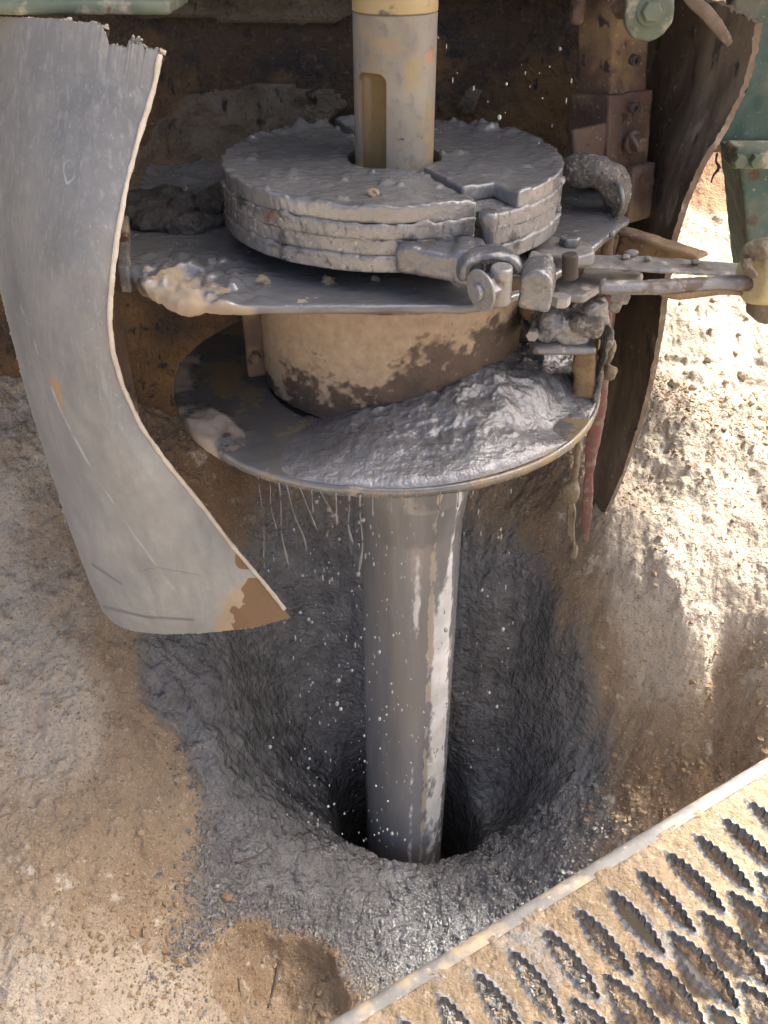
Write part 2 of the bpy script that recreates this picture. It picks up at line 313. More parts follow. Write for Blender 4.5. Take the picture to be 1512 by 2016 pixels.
# ================================================================== GROUND: heaped sand and drill cuttings round the bore
PIPE = np.array([.052, 1.365])
G = [ # photo pixel, height below the eye, wet slurry (-1..1), damp (0 pale dry .. 1 brown)
 (0,740,.92,-1,.6),(120,860,.98,-1,.6),(0,1000,1.10,-1,.45),(0,1250,1.27,-1,.2),(0,1500,1.40,-1,.25),(0,1800,1.50,-1,.35),(0,2016,1.56,-1,.25),
 (-450,800,.9,-1,.5),(-450,1200,1.2,-1,.3),(-450,1700,1.45,-1,.3),(-450,2100,1.6,-1,.3),(150,1150,1.20,-1,.55),(120,1420,1.37,-1,.1),
 (220,1300,1.33,-.8,.75),(200,1550,1.47,-1,.7),(150,1650,1.49,-1,.75),(250,1450,1.43,-1,.9),(230,1750,1.56,-1,.6),(330,1600,1.56,-1,.55),(120,1900,1.55,-1,.15),(200,2016,1.62,-1,.2),
 (300,1370,1.42,.5,.6),(420,1500,1.55,.9,.6),(350,1480,1.52,-.5,.8),(500,1610,1.67,1,.6),(430,1640,1.66,.25,.6),(600,1680,1.77,1,.6),(700,1700,1.84,1,.6),
 (830,1705,1.87,1,.6),(950,1692,1.86,1,.6),(1080,1620,1.75,.7,.7),(1180,1480,1.60,.25,.8),(1150,1600,1.69,.2,.9),
 (450,1760,1.73,.30,.7),(600,1780,1.83,.7,.7),(300,1880,1.66,-.6,.5),(420,1900,1.74,-.25,.6),(700,1850,1.89,.6,.7),(850,1800,1.90,.7,.7),(1000,1760,1.86,.45,.8),
 (470,1935,1.80,-.9,.7),(540,1905,1.86,-1,1.),(560,1980,1.90,-1,.5),(620,1990,1.89,-.9,.8),(660,1900,1.87,.05,.8),(420,2010,1.74,-.8,.5),(500,2080,1.88,-1,.4),(650,2120,1.95,-1,.6),
 (1100,1750,1.80,.2,.8),(1300,1600,1.60,-.5,.9),(1000,2016,1.95,-.3,.8),(1400,1800,1.75,-1,.8),(1560,1700,1.62,-1,.8),(1500,1500,1.46,-1,.9),
 (1172,1050,1.15,-1,.5),(1240,1100,1.18,-1,.25),(1330,1110,1.17,-1,.15),(1450,1120,1.18,-1,.2),(1210,1200,1.27,-1,.6),(1290,1200,1.25,-1,.3),(1270,1360,1.43,-1,.6),(1200,1330,1.43,-.6,.9),
 (1400,1200,1.24,-1,.2),(1400,1290,1.31,-1,.15),(1390,1370,1.43,-1,.8),(1500,1330,1.32,-1,.5),(1270,1450,1.52,-.7,1.),(1400,1460,1.50,-1,.95),(1650,1400,1.38,-1,.6),(1700,1100,1.15,-1,.2),
 (1250,780,.98,-1,0.),(1330,830,1.00,-1,0.),(1410,900,1.05,-1,0.),(1300,940,1.09,-1,.15),(1250,1010,1.12,-1,.15),(1400,990,1.12,-1,.15),(1500,1000,1.12,-1,.1),(1480,800,1.05,-1,0.),
 (1350,700,1.00,-1,0.),(1450,650,1.02,-1,0.),(1600,700,1.0,-1,0.),(1320,600,.98,-1,0.),(1450,520,1.02,-1,0.),(1330,500,1.00,-1,0.),(1700,550,1.,-1,0.),(1450,420,.98,-1,0.),
 (330,830,1.02,-1,.9),(420,900,1.08,-.9,.95),(500,1000,1.235,-.1,.9),(330,1050,1.20,-.9,.9),(600,950,1.18,0.,.9),(800,960,1.19,.1,.9),(1000,960,1.17,-.8,.85),(1100,1000,1.15,-1,.7),
 (500,1180,1.40,.7,.8),(380,1260,1.38,.5,.7),(450,1330,1.47,1,.7),(560,1400,1.66,1,.6),(640,1550,1.84,1,.6),(520,1500,1.66,1,.6),(640,1200,1.48,1,.6),
 (960,1150,1.36,.9,.7),(1050,1200,1.40,.6,.8),(1120,1200,1.33,-.4,.9),(1050,1400,1.62,1,.7),(1130,1400,1.55,.55,.8),(1000,1550,1.86,1,.7),(1090,1550,1.70,.8,.7),
]
gx = []; gv = []
for px, py, h, w, d in G:
    p = P(px, py, h=h); gx.append((p[0], p[1])); gv.append((p[2], w, d))
for x, y, h, d in ((-3,1,1.25,.4),(-3,3,.9,.4),(3,.6,1.3,.4),(3,3,1.0,.1),(0,-1,1.9,.6),(-2,-2,1.7,.5),(2,-2,1.7,.5),(-1.5,-.3,1.65,.4),(1.6,.2,1.5,.6),(2,2,1.05,.1),(.2,2.2,1.1,.8),(-.5,2.4,.95,.8),(.9,3.6,1.0,.1),(-1,4,1.0,.5),(2.5,4.2,1.0,.1)):
    gx.append((x, y)); gv.append((CAMZ - h, -1, d))
gx = np.array(gx); gv = np.array(gv)
def tps(a, b):
    r2 = ((a[:, None, :] - b[None, :, :]) ** 2).sum(2) + 1e-12
    return .5 * r2 * np.log(r2)
n = len(gx); K = tps(gx, gx) + np.eye(n) * .0008; Q = np.c_[np.ones(n), gx]
A = np.block([[K, Q], [Q.T, np.zeros((3, 3))]]); W = np.linalg.solve(A, np.r_[gv, np.zeros((3, 3))])
def field(xy):
    out = np.empty((len(xy), 3))
    for i in range(0, len(xy), 60000):
        q = xy[i:i + 60000]; out[i:i + 60000] = tps(q, gx) @ W[:n] + np.c_[np.ones(len(q)), q] @ W[n:]
    return out
def axis(parts):
    return np.unique(np.round(np.concatenate([np.arange(a, b, s) for a, b, s in parts]), 5))
xs = axis(((-60, -6, 6), (-6, -1.6, .2), (-1.6, -.85, .025), (-.85, 1.2, .0032), (1.2, 1.9, .02), (1.9, 6, .15), (6, 61, 6)))
ys = axis(((-60, -3, 6), (-3, .3, .15), (.3, .62, .02), (.62, 2.1, .0032), (2.1, 3.4, .012), (3.4, 8, .1), (8, 61, 5)))
X, Yg = np.meshgrid(xs, ys); xy = np.c_[X.ravel(), Yg.ravel()]
cl = np.c_[np.clip(xy[:, 0], -3, 3), np.clip(xy[:, 1], -2, 4.2)]
fz = field(cl); zz, wet, damp = fz.T
x3 = np.c_[xy, np.zeros(len(xy))]
rad = np.hypot(xy[:, 0] - PIPE[0], xy[:, 1] - PIPE[1])
wet = wet + .42 * fbm(x3, 9, 4, 3) + .2 * fbm(x3, 40, 2, 4)
wetm = sstep(-.65, .60, wet)
damp = damp + .55 * fbm(x3, 5, 5, 5) + .25 * fbm(x3, 2.2, 3, 6)
lump = fbm(x3, 7, 5, 11); fine = fbm(x3, 60, 4, 12); grit = fbm(x3, 170, 2, 13)
near = sstep(5, 2.2, np.abs(xy[:, 1])) * sstep(3, 1.3, np.abs(xy[:, 0]))
rid = fbm(x3, 4.2, 4, 14, ridge=True); rb = sstep(.38, .6, xy[:, 0]) * sstep(.9, 1.2, xy[:, 1]); lb = sstep(-.25, -.5, xy[:, 0])
zz = zz + near * ((.018 + .012 * rb) * lump * (1 - .3 * wetm) + .030 * rid * rb + .014 * rid * lb + (.0065 + .002 * wetm) * fine + .010 * fbm(x3, 24, 4, 18) + .0034 * grit)
# broken-out hollow beside the step, tan inside
hc = P(560, 1975, h=1.88)[:2]; hd = np.hypot((xy[:, 0] - hc[0]) / 1.25, xy[:, 1] - hc[1]) + .022 * fbm(x3, 14, 3, 15)
inh = sstep(.115, .085, hd); zz = zz + inh * .012 * fbm(x3, 38, 4, 19) - .050 * inh + .014 * np.exp(-((hd - .125) / .022) ** 2) + .022 * inh * sstep(.2, .7, fbm(x3, 18, 3, 16))
wetm = wetm * (1 - sstep(.14, .11, hd)); damp = damp * (1 - inh) + inh * (.75 + .5 * fbm(x3, 16, 4, 17))
# dry clods on the sunlit sand
cl_ = fbm(x3, 16, 3, 21); zz = zz + near * .022 * sstep(.28, .6, cl_) * sstep(.45, .7, xy[:, 0]) * sstep(1.5, 1.75, xy[:, 1])
# runnels down the crater wall
ang = np.arctan2(xy[:, 1] - PIPE[1], xy[:, 0] - PIPE[0])
zz = zz + .010 * wetm * fbm(np.c_[np.cos(ang) * 7, np.sin(ang) * 7, rad * 4], 1, 3, 31) * sstep(.12, .3, rad)
# the bore itself
fr = sstep(-.35, -.85, np.sin(ang)); hro = .155 * fr + .235 * (1 - fr)
hole = sstep(0, 1, np.clip((hro - rad - .012 * fbm(np.c_[np.cos(ang) * 2, np.sin(ang) * 2, 0 * ang], 1, 2, 5)) / (hro - .112), 0, 1) ** (1.0 + 1.3 * (1 - fr)))
zz = zz * (1 - hole) + (-.9) * hole
# cut bank behind the site
bank = sstep(3.3, 5.0, xy[:, 1] + .12 * xy[:, 0]); zz = zz + bank * (2.0 + .25 * fbm(x3, 1.3, 4, 44)) + sstep(3.3, 4.2, xy[:, 1]) * .06 * fbm(x3, 5, 4, 45)
nx, ny = len(xs), len(ys); idx = np.arange(nx * ny).reshape(ny, nx)
FF = np.stack([idx[:-1, :-1], idx[:-1, 1:], idx[1:, 1:], idx[1:, :-1]], -1).reshape(-1, 4)
gm = mat('sand_and_cuttings', ((.44, .38, .29), (.37, .31, .225)), 9, (.85, .95),
    (('damp', .38, .66, ((.30, .225, .14), (.24, .177, .11)), .9), ('damp', .80, 1.15, ((.23, .14, .068), (.18, .115, .06)), .85),
     (23, .60, .70, (.50, .44, .34), .9), (210, .58, .68, (.19, .14, .09), .85), (260, .60, .70, (.54, .46, .35), .9), (120, .64, .70, (.10, .07, .045), .8), ('bank', .4, .6, ((.36, .25, .14), (.30, .15, .075)), .95),
     ('wet', .12, .55, ((.20, .17, .13), (.145, .125, .10)), .5), ('wet', .48, .92, ((.125, .124, .121), (.215, .213, .209)), .12, (1, 1, 1), .6)),
    ((26, .6, .020), (70, 1., .011), (200, .6, .004)), spec=.8)
ground = mk('ground', np.c_[xy, zz], FF, gm, None, True, (0, 0, 0), {'wet': wetm, 'damp': damp, 'bank': sstep(3.0, 3.5, xy[:, 1] + .5 * (xy[:, 0] - 1.1))})
tag(ground, kind='structure')
Z2 = zz.reshape(ny, nx)
def gz(x, y):
    i = np.clip(np.searchsorted(xs, x) - 1, 0, nx - 2); j = np.clip(np.searchsorted(ys, y) - 1, 0, ny - 2)
    return float(Z2[j, i])
WET2 = wetm.reshape(ny, nx)
def gwet(x, y): return float(WET2[np.clip(np.searchsorted(ys, y), 0, ny - 1), np.clip(np.searchsorted(xs, x), 0, nx - 1)])
def hit(px, py):
    """where the line of sight through a photo pixel meets the ground"""
    d = P(px, py, Y=1.0) - np.array([0, 0, CAMZ])
    for t in np.arange(.5, 6, .004):
        p = d * t
        if p[2] + CAMZ <= gz(p[0], p[1]): return np.array([p[0], p[1], gz(p[0], p[1])])
    return d * 3
# loose wet chips and dry grains lying on the surface
def scatter(name, count, gen, mkey, label, cat):
    Vs, Fs, n0 = [], [], 0; bV, bF = ico(1); bF = np.array(bF)
    k = 0
    while k < count:
        g = gen()
        if g is None: continue
        x, y, s = g; k += 1
        V = bV * (1 + .3 * rng.standard_normal((len(bV), 1)).clip(-1, 1)) * np.array([s * rng.uniform(.7, 1.4), s * rng.uniform(.5, 1), s * rng.uniform(.35, .8)])
        a = rng.uniform(0, 6.28); ca, sa = math.cos(a), math.sin(a); V = V @ np.array([[ca, -sa, 0], [sa, ca, 0], [0, 0, 1]]).T
        Vs.append(V + np.array([x, y, gz(x, y) + s * .15])); Fs.append(bF + n0); n0 += len(bV)
    o = mk(name, np.vstack(Vs), np.vstack(Fs), mkey, None, False, (0, 0, 0)); tag(o, label, cat, kind='stuff'); return o
def gen_chip():
    px, py = rng.uniform(330, 1200), rng.uniform(1480, 1960)
    x, y = rng.uniform(-.45, .5), rng.uniform(.78, 1.28); w = gwet(x, y)
    if x < -.02 and y > 1.12 - .25 * max(0, -.1 - x) and w > .8: return None
    if rng.random() > w * (1.1 - w) * 4 * .9 + .03: return None
    if math.hypot(x - PIPE[0], y - PIPE[1]) < .2: return None
    return x, y, min(.0085, .0013 + .0014 * rng.exponential(1.0))
scatter('rock_chips', 11000, gen_chip, 'chip', 'wet dark rock chips strewn round the lip of the bore', 'rock chips')
def gen_grain():
    x, y = rng.uniform(-.8, .95), rng.uniform(.65, 1.95)
    if gwet(x, y) > .5 or math.hypot(x - PIPE[0], y - PIPE[1]) < .2: return None
    return x, y, .0009 + .0009 * rng.exponential(1.0)
scatter('sand_grains', 26000, gen_grain, 'grain', 'coarse dry grains lying loose on the sand', 'sand grains')
def gen_crumb():
    x, y = (rng.uniform(.38, .95), rng.uniform(.95, 2.0)) if rng.random() < .7 else (rng.uniform(-.7, .3), rng.uniform(.68, 1.0))
    if gwet(x, y) > .6 or math.hypot(x - PIPE[0], y - PIPE[1]) < .22: return None
    if fbm(np.array([[x, y, 0.]]), 5, 3, 88)[0] < rng.uniform(-.25, .3): return None
    return x, y, min(.011, .0022 + .0016 * rng.exponential(1.0))
M['crumb'] = mat('soil_crumbs', ((.30, .21, .12), (.20, .135, .075)), 60, (.85, .95), ((150, .58, .66, (.42, .34, .23), .9),), ((180, .7, .003),))
scatter('soil_crumbs', 2600, gen_crumb, 'crumb', 'loose brown soil crumbs lying on the sandy slopes', 'soil crumbs')
# ================================================================== DRILL RIG BODY: back panel, chassis, unseen overhead shade body, beams
WY = 1.80
zb = .35
nw, nh = 220, 230
wx = np.linspace(-2.2, .43, nw); wz = np.linspace(zb, 2.25, nh); WX, WZ = np.meshgrid(wx, wz)
wp = np.c_[WX.ravel(), np.zeros(nw * nh), WZ.ravel()]
cr = fbm(wp, 3.6, 5, 61)
def blob(px, py, r, sy=1.0):
    c = P(px, py, Y=WY); return np.exp(-(((wp[:, 0] - c[0]) / r) ** 2 + ((wp[:, 2] - c[2]) / (r * sy)) ** 2))
crust = sstep(.42, .50, .75 * (blob(420, 330, .13, .9) + blob(500, 235, .12, .6) + blob(620, 200, .05, .5) + blob(330, 400, .13, .6) + blob(930, 200, .05, 1.3) * .7 + blob(560, 10, .3, .12)) + .40 * cr + .16 * fbm(wp, 22, 4, 62))
wyv = WY - .016 * crust - .006 * fbm(wp, 14, 4, 63) - .012 * crust * fbm(wp, 45, 3, 64)
wp[:, 1] = wyv
ii = np.arange(nw * nh).reshape(nh, nw); wf = np.stack([ii[:-1, :-1], ii[:-1, 1:], ii[1:, 1:], ii[1:, :-1]], -1).reshape(-1, 4)
rig = thing('drill_rig', 'mud-crusted drill rig body standing behind the bore, with an unseen shading body above', 'drill rig', (-.5, 2.3, .35))
mk('back_panel', wp, wf, 'wall', rig, True, attrs={'mask': crust})
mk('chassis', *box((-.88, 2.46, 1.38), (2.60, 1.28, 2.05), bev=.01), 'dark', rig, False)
mk('overhead_shade_body', *box((-.325, 2.71, 2.83), (3.85, 2.78, 1.2), bev=.02), 'green', rig, False)  # unseen box, its extent set to keep bore and foreground in shade
mk('cross_channel', *box((-.05, 1.765, P(0, -20, Y=1.765)[2] + .045), (.9, .05, .09), bev=.006), 'wall', rig, 'auto', attrs=None)
# front-left green beam
b0 = P(345, 20, Y=1.30)
gb = thing('green_beam', 'pale green flaking steel beam above the left rubber curtain', 'beam', (b0[0] - .4, 1.30, b0[2]))
coat('flange', box((b0[0] - .40, 1.33, b0[2] + .006), (.80, .13, .016), bev=.002), 'palegreen', gb, .004, .0015, 60, 3)
mk('web', *box((b0[0] - .42, 1.36, b0[2] + .085), (.74, .014, .14), bev=.002), 'palegreen', gb, 'auto')
mk('hanger', *box((b0[0] - .62, 1.47, b0[2] + .10), (.06, .62, .06), bev=.003), 'palegreen', gb, 'auto')
# right green panel and jack leg
g0 = P(1395, 300, Y=2.0)
gp = thing('green_panel', 'dark green dirt-streaked machine panel at the right of the rig', 'panel', (g0[0] + .2, 2.03, g0[2]))
coat('sheet', box((g0[0] + .17, 2.03, g0[2] + .42), (.36, .05, .84), bev=.004), 'green', gp, .006, .003, 30, 5)
coat('lower_lip', box((g0[0] + .17, 2.0, g0[2] + .012), (.37, .03, .022), bev=.004), 'rust', gp, .005, .003, 40, 6)
l0 = P(1452, 330, Y=1.66); l1 = P(1474, 500, Y=1.66)
jl = thing('jack_leg', 'dark green tapered jack leg with bolted cap beside the panel', 'jack leg', (l1[0] + .06, 1.70, P(1484, 608, Y=1.66)[2]))
px_ = P(1452, 330, Y=1.66)
lw = .13
def taper(x0t, x0b, zt, zb_, w, y0, y1):
    V = [(x0b, y0, zb_), (x0b + w, y0, zb_), (x0b + w, y1, zb_), (x0b, y1, zb_), (x0t, y0, zt), (x0t + w, y0, zt), (x0t + w, y1, zt), (x0t, y1, zt)]
    return np.array(V), [(3, 2, 1, 0), (4, 5, 6, 7), (0, 1, 5, 4), (1, 2, 6, 5), (2, 3, 7, 6), (3, 0, 4, 7)]
l2 = P(1484, 608, Y=1.66)
coat('column', taper(l0[0] - .002, l2[0], l0[2] + .02, l2[2], lw, 1.66, 1.78), 'green', jl, .006, .002, 40, 7)
cz0, cz1 = P(1450, 332, Y=1.62)[2], P(1450, 290, Y=1.62)[2]; cx0 = P(1443, 310, Y=1.62)[0]
cp_ = coat('cap_plate', box((cx0 + .075, 1.645, (cz0 + cz1) / 2), (.15, .06, cz1 - cz0), bev=.004), 'palegreen', jl, .004, .0012, 60, 8)
for px in (1453, 1486):
    q = P(px, 313, Y=1.617); mk('bolt', *hexbolt(q, (0, -1, -.15), .012, .016), 'palegreen', cp_, 'auto')
# ================================================================== SQUARE POST with sleeve, right of the disc
pb = P(1205, 330, Y=1.56); pt = P(1205, -30, Y=1.60)
sp = thing('square_post', 'rusty square post in a bolted sleeve beside the round plates', 'post', (pb[0], pb[1] + .05, pb[2] - .12))
def post(px0, py0, px1, py1, side, Y0, Y1, rz, bev=.006):
    a, b = P(px0, py0, Y=Y0), P(px1, py1, Y=Y1); L = np.linalg.norm(b - a); ax = Vector(tuple(b - a)).normalized()
    V, F = box((0, 0, L / 2), (side[0], side[1], L), (0, 0, 0), bev)
    V = V @ np.array(Matrix.Rotation(rz, 3, 'Z')).T; q = Vector((0, 0, 1)).rotation_difference(ax).to_matrix()
    return V @ np.array(q).T + a, F
coat('tube', post(1196, 420, 1212, -60, (.082, .082), 1.60, 1.63, R(32)), 'post', sp, .004, .0016, 50, 9)
slv = coat('sleeve', post(1193, 345, 1202, 180, (.098, .098), 1.60, 1.615, R(32), .002), 'post', sp, .004, .0014, 60, 10)
coat('sleeve_flap', post(1165, 335, 1166, 246, (.088, .012), 1.535, 1.54, R(30), .002), 'post', sp, .004, .0014, 60, 11)
coat('lower_bracket', post(1240, 430, 1250, 320, (.055, .05), 1.575, 1.58, R(32), .004), 'rust', sp, .004, .002, 50, 12)
nr = np.array((math.sin(R(32 + 90)) * .0 + math.cos(R(32 - 90)), math.sin(R(32 - 90)), -.05))
nd = nr / np.linalg.norm(nr)
for px, py in ((1248, 118), (1247, 212)):
    q = P(px, py, Y=1.555); mk('bolt_hole', *lathe([(.0085, 0), (.0085, .012), (.0055, .012), (.0055, .001)], 16, q - nd * .004, tuple(nd), closed=False), 'dark', sp)
q = P(1247, 280, Y=1.552); bo_ = mk('bolt', *hexbolt(q, nd, .013, .022), 'rust', slv, 'auto'); mk('washer', *cyl(q - nd * .004, q + nd * .003, .018), 'rust', slv, 'auto')
q = P(1238, 272, Y=1.553); mk('split_pin', *tube([q, q + (.0, -.02, .006), q + (.012, -.026, -.01)], .004, 8, sub=4), 'rust', slv)
# round green lug on the post
q = P(1277, 28, Y=1.50)
lug = thing('pulley_lug', 'round pale green lug with a nut at the head of the square post', 'lug', q - (0, 0, .07))
coat('plate', join(cyl(q + (0, .012, 0), q + (0, -.008, 0), .036, 32), box(q + (-.001, .004, .06), (.070, .018, .11), bev=.004)), 'palegreen', lug, .003, .0015, 80, 13)
mk('nut', *hexbolt(q + (.0, -.008, .004), (0, -1, .1), .015, .014), 'palegreen', lug, 'auto')
mk('nut_washer', *cyl(q + (0, -.006, .004), q + (0, -.011, .005), .021), 'palegreen', lug, 'auto')
mk('pin', *cyl(q + (0, .0, 0), q + (-.03, .09, 0), .014), 'rust', lug, 'auto')
q = P(1136, 25, Y=1.60)
coat('edge_lug', box(q + (0, 0, .02), (.022, .03, .075), bev=.008), 'post', sp, .003, .002, 60, 14)
# curled elbow band at the post foot
pts = [P(1085, 352, Y=1.52), P(1120, 338, Y=1.48), P(1165, 336, Y=1.45), P(1200, 352, Y=1.44), P(1215, 385, Y=1.445), P(1208, 418, Y=1.47)]
coat('hose_elbow', tube(pts, [.020, .024, .026, .026, .022, .016], 16, 1.0, sub=5), 'gritty', None, .0034, .006, 45, 15, attrs=None)
tag(bpy.data.objects['hose_elbow'], 'grit-caked curled hose elbow lying on the plate beside the post', 'hose')
mk('clamp_ring', *tube([P(1212 + 13 * math.cos(a), 392 + 30 * math.sin(a), Y=1.42 - .03 * math.cos(a)) for a in np.linspace(-1.6, 1.9, 12)], .004, 8, sub=2), 'steel', bpy.data.objects['hose_elbow'])
# ================================================================== DRILL ROD through the round plates
RX, RY = P(776, 310, Y=1.354)[0], 1.354
ZT = CAMZ - .33
def boolean(VF, VC):
    obs = []
    for v, f in (VF, VC):
        me = bpy.data.meshes.new('t'); me.from_pydata(np.asarray(v).tolist(), [], f); o = bpy.data.objects.new('t', me); COL.objects.link(o); obs.append(o)
    b = obs[0].modifiers.new('b', 'BOOLEAN'); b.operation = 'DIFFERENCE'; b.object = obs[1]; b.solver = 'EXACT'
    e = obs[0].evaluated_get(bpy.context.evaluated_depsgraph_get()); m2 = e.to_mesh()
    V = np.array([v.co[:] for v in m2.vertices]); F = [tuple(p.vertices) for p in m2.polygons]; e.to_mesh_clear()
    for o in obs: bpy.data.objects.remove(o)
    return V, F
zs = P(776, 146, Y=1.30)[2]; zc = P(776, 30, Y=1.30)[2]; r_ = .057
rod = thing('drill_rod', 'upright worn steel drill rod with a spanner flat, passing through the round plates', 'drill rod', (RX, RY, ZT - .2))
body = lathe([(r_ - .002, ZT - .20), (r_, ZT - .198), (r_, zc - .002), (r_ - .002, zc)], 96, (RX, RY, 0))
fa = R(-126)      # the flat faces front-left
fd = np.array([math.cos(fa), math.sin(fa), 0]); ft = np.array([-math.sin(fa), math.cos(fa), 0])
cut = box((0, 0, 0), (.060, .047, .5), bev=.012, seg=4)
cv = cut[0]; cv = np.array([RX, RY, zs - .25]) + fd * .068 + cv[:, :1] * fd + cv[:, 1:2] * ft + cv[:, 2:] * np.array([0, 0, 1])
V, F = boolean(body, (cv, cut[1]))
ro = mk('body', V, F, ['rod', 'pocket'], rod, 'auto')
for p_ in ro.data.polygons:
    c_ = np.array(p_.center) + np.array(root_loc(rod)); nn = np.array(p_.normal)
    rr = math.hypot(c_[0] - RX, c_[1] - RY)
    if rr < r_ - .004 and c_[2] < zs + .02 and c_[2] > ZT - .19: p_.material_index = 1
mk('tool_joint', *lathe([(r_ - .004, zc - .001), (r_ + .0005, zc + .001), (r_ + .0005, zc + .014), (r_ - .001, zc + .017), (r_ + .001, zc + .022), (r_ + .001, zc + .60)], 96, (RX, RY, 0)), 'rodtop', rod, 'auto')
# ================================================================== SPLIT ROUND PLATES (stack of four steel layers in two halves)
DC = np.array([P(773, 330, h=.33)[0], 1.354]); DR = .2466
p0, p1 = P(805, 320, h=.33)[:2], P(955, 398, h=.33)[:2]
sdv = (p1 - p0) / np.linalg.norm(p1 - p0); lat = np.array([-sdv[1], sdv[0]])    # lat points to the right half
if lat[0] < 0: lat = -lat
s0 = float((p0 - DC) @ lat)   # lateral offset of the split
def half(sign, r, gap, notch=0.0, jog=0.0):
    """outline of one half: arc plus the split edge"""
    o = s0 + sign * gap; th = math.acos(max(-1, min(1, o / r))); base = math.atan2(lat[1], lat[0])
    if sign > 0: a0, a1 = base - th, base + th
    else: a0, a1 = base + th, base + 2 * math.pi - th
    pts = [DC + r * np.array([math.cos(a), math.sin(a)]) for a in np.linspace(a0, a1, 90)]
    if notch and sign > 0:
        # a step cut out of the layer where it meets the split at the front
        front = [p for p in pts if not ((p - DC) @ sdv > .175 and (p - DC) @ lat < s0 + notch)]
        i = 0; q = DC + sdv * .180
        order = [DC + lat * (s0 + notch) + sdv * math.sqrt(r * r - (s0 + notch) ** 2) * .999, q + lat * (s0 + notch), q + lat * (s0 + gap)]
        # decide which end of the arc is at the front
        if (pts[0] - DC) @ sdv > 0: pts = order[::-1] + front
        else: pts = front + order
    # hole for the rod
    hr = .068; cc = np.array([RX, RY]); e0, e1 = pts[-1], pts[0]; 
    e = pts[0] if notch == 0 else (DC + lat * (s0 + gap))
    oc = s0 + sign * gap - float((cc - DC) @ lat)
    if abs(oc) < hr:
        k = math.acos(oc / hr) if sign > 0 else math.acos(-oc / hr)
        b2 = base if sign > 0 else base + math.pi
        arc = [cc + hr * np.array([math.cos(a), math.sin(a)]) for a in np.linspace(b2 - k, b2 + k, 24)]
        if (arc[0] - e1) @ (arc[0] - e1) < (arc[-1] - e1) @ (arc[-1] - e1): arc = arc[::-1]
        pts = pts + arc
    return pts
def steel_layer_fn(seed):
    def f(V, N):
        up = sstep(.3, .8, N[:, 2]); side = 1 - np.abs(N[:, 2])
        s = fbm(V * np.array([1, 1, .35]), 120, 3, seed)
        rr = np.hypot(V[:, 0] - DC[0], V[:, 1] - DC[1])
        return up * (.0026 * fbm(V, 26, 3, seed + 5) + .0012 * fbm(V, 110, 2, seed + 6) + .0045 * sstep(.34, .62, fbm(V, 40, 3, seed + 9)) + .004 * sstep(DR - .03, DR, rr) * (.6 + fbm(V, 60, 3, seed + 7)) + .022 * sstep(.17, .24, rr) * sstep(.05, .2, V[:, 1] - DC[1]) * np.clip(fbm(V, 30, 3, seed + 8) + .1, 0, 1)) + side * (.0006 * s + .0008 * fbm(V, 45, 3, seed + 2) + .0012 * fbm(V, 14, 2, seed + 3))
    return f
discs = thing('split_round_plates', 'stack of split round steel plates smothered in grey slurry round the rod', 'round plates', (DC[0], DC[1], ZT - .11))
TH = .0208
for li in range(4):
    r = DR + (.0, .0015, -.0005, .002)[li]; z1 = ZT - li * TH; z0 = z1 - TH + .0003
    for sg in (-1, 1):
        g = .0085
        poly = half(sg, r, g, notch=(.058 if li == 0 else 0))
        msk = lambda V, N: .62 * np.exp(-((V[:, 0] - (DC[0] - .005)) / .022) ** 2) * sstep(ZT - .045, ZT - .005, V[:, 2]) * (V[:, 1] < DC[1] - .2) + 1.3 * np.exp(-((V[:, 0] - (DC[0] + .045)) / .012) ** 2) * (V[:, 1] < DC[1] - .2) * sstep(ZT - .03, ZT - .05, V[:, 2])
        coat('plate_layer', prism(poly, z0, z1, .0012, 1), 'slurry_plate' if li == 0 else 'slurry_side', discs, .0028, .0008, 70, 20 + li * 2 + (sg > 0), 0, fn=steel_layer_fn(70 + li * 3 + (sg > 0)), attrs={'mask': msk})
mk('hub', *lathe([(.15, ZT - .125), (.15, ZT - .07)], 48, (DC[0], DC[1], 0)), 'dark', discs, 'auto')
# drip of slurry in the split
q0 = P(962, 425, Y=1.118)
coat('slurry_run', tube([q0 + (0, 0, .008), q0, q0 + (.002, -.004, -.02), q0 + (.003, -.006, -.045), q0 + (.003, -.004, -.062)], [.010, .014, .009, .007, .003], 12, sub=3), 'slurry', discs, .003, .001, 60, 3)
# ================================================================== TABLE PLATE under the round plates
HP = .440; ZP = CAMZ - HP
def pp(px, py): return P(px, py, h=HP)[:2]
outl = [pp(352, 603), pp(930, 601), pp(1000, 588), pp(1075, 552), pp(1150, 500), pp(1241, 428), pp(1205, 408)]
outl += [np.array([outl[-1][0] + .0, 1.74]), np.array([pp(236, 430)[0] - .02, 1.74]), pp(240, 440), pp(238, 540)]
tabl = thing('table_plate', 'slurry-covered steel table plate with cut corners below the round plates', 'steel plate', (DC[0], DC[1], ZP - .014))
def plate_fn(V, N):
    up = sstep(.4, .9, N[:, 2]); c0 = pp(330, 560); dl = np.hypot(V[:, 0] - c0[0], V[:, 1] - c0[1])
    cake = sstep(.17, .03, dl)
    rough_ = fbm(V, 45, 4, 91)
    return up * (.0012 * fbm(V, 20, 3, 90) + cake * (.007 + .020 * rough_) + .018 * sstep(1.42, 1.62, V[:, 1]) * (fbm(V, 22, 4, 92) + .25) * sstep(.1, -.12, V[:, 0])) + (1 - up) * (.0018 * fbm(V, 60, 3, 93) + .010 * cake * rough_)
msk_p = lambda V, N: sstep(.10, .02, np.hypot(V[:, 0] - pp(400, 600)[0], V[:, 1] - pp(400, 600)[1])) * 1.1 * (N[:, 2] < .6) + sstep(.13, .03, np.hypot(V[:, 0] - pp(335, 585)[0], V[:, 1] - pp(335, 585)[1])) * (.62 + .5 * fbm(V, 50, 3, 6))
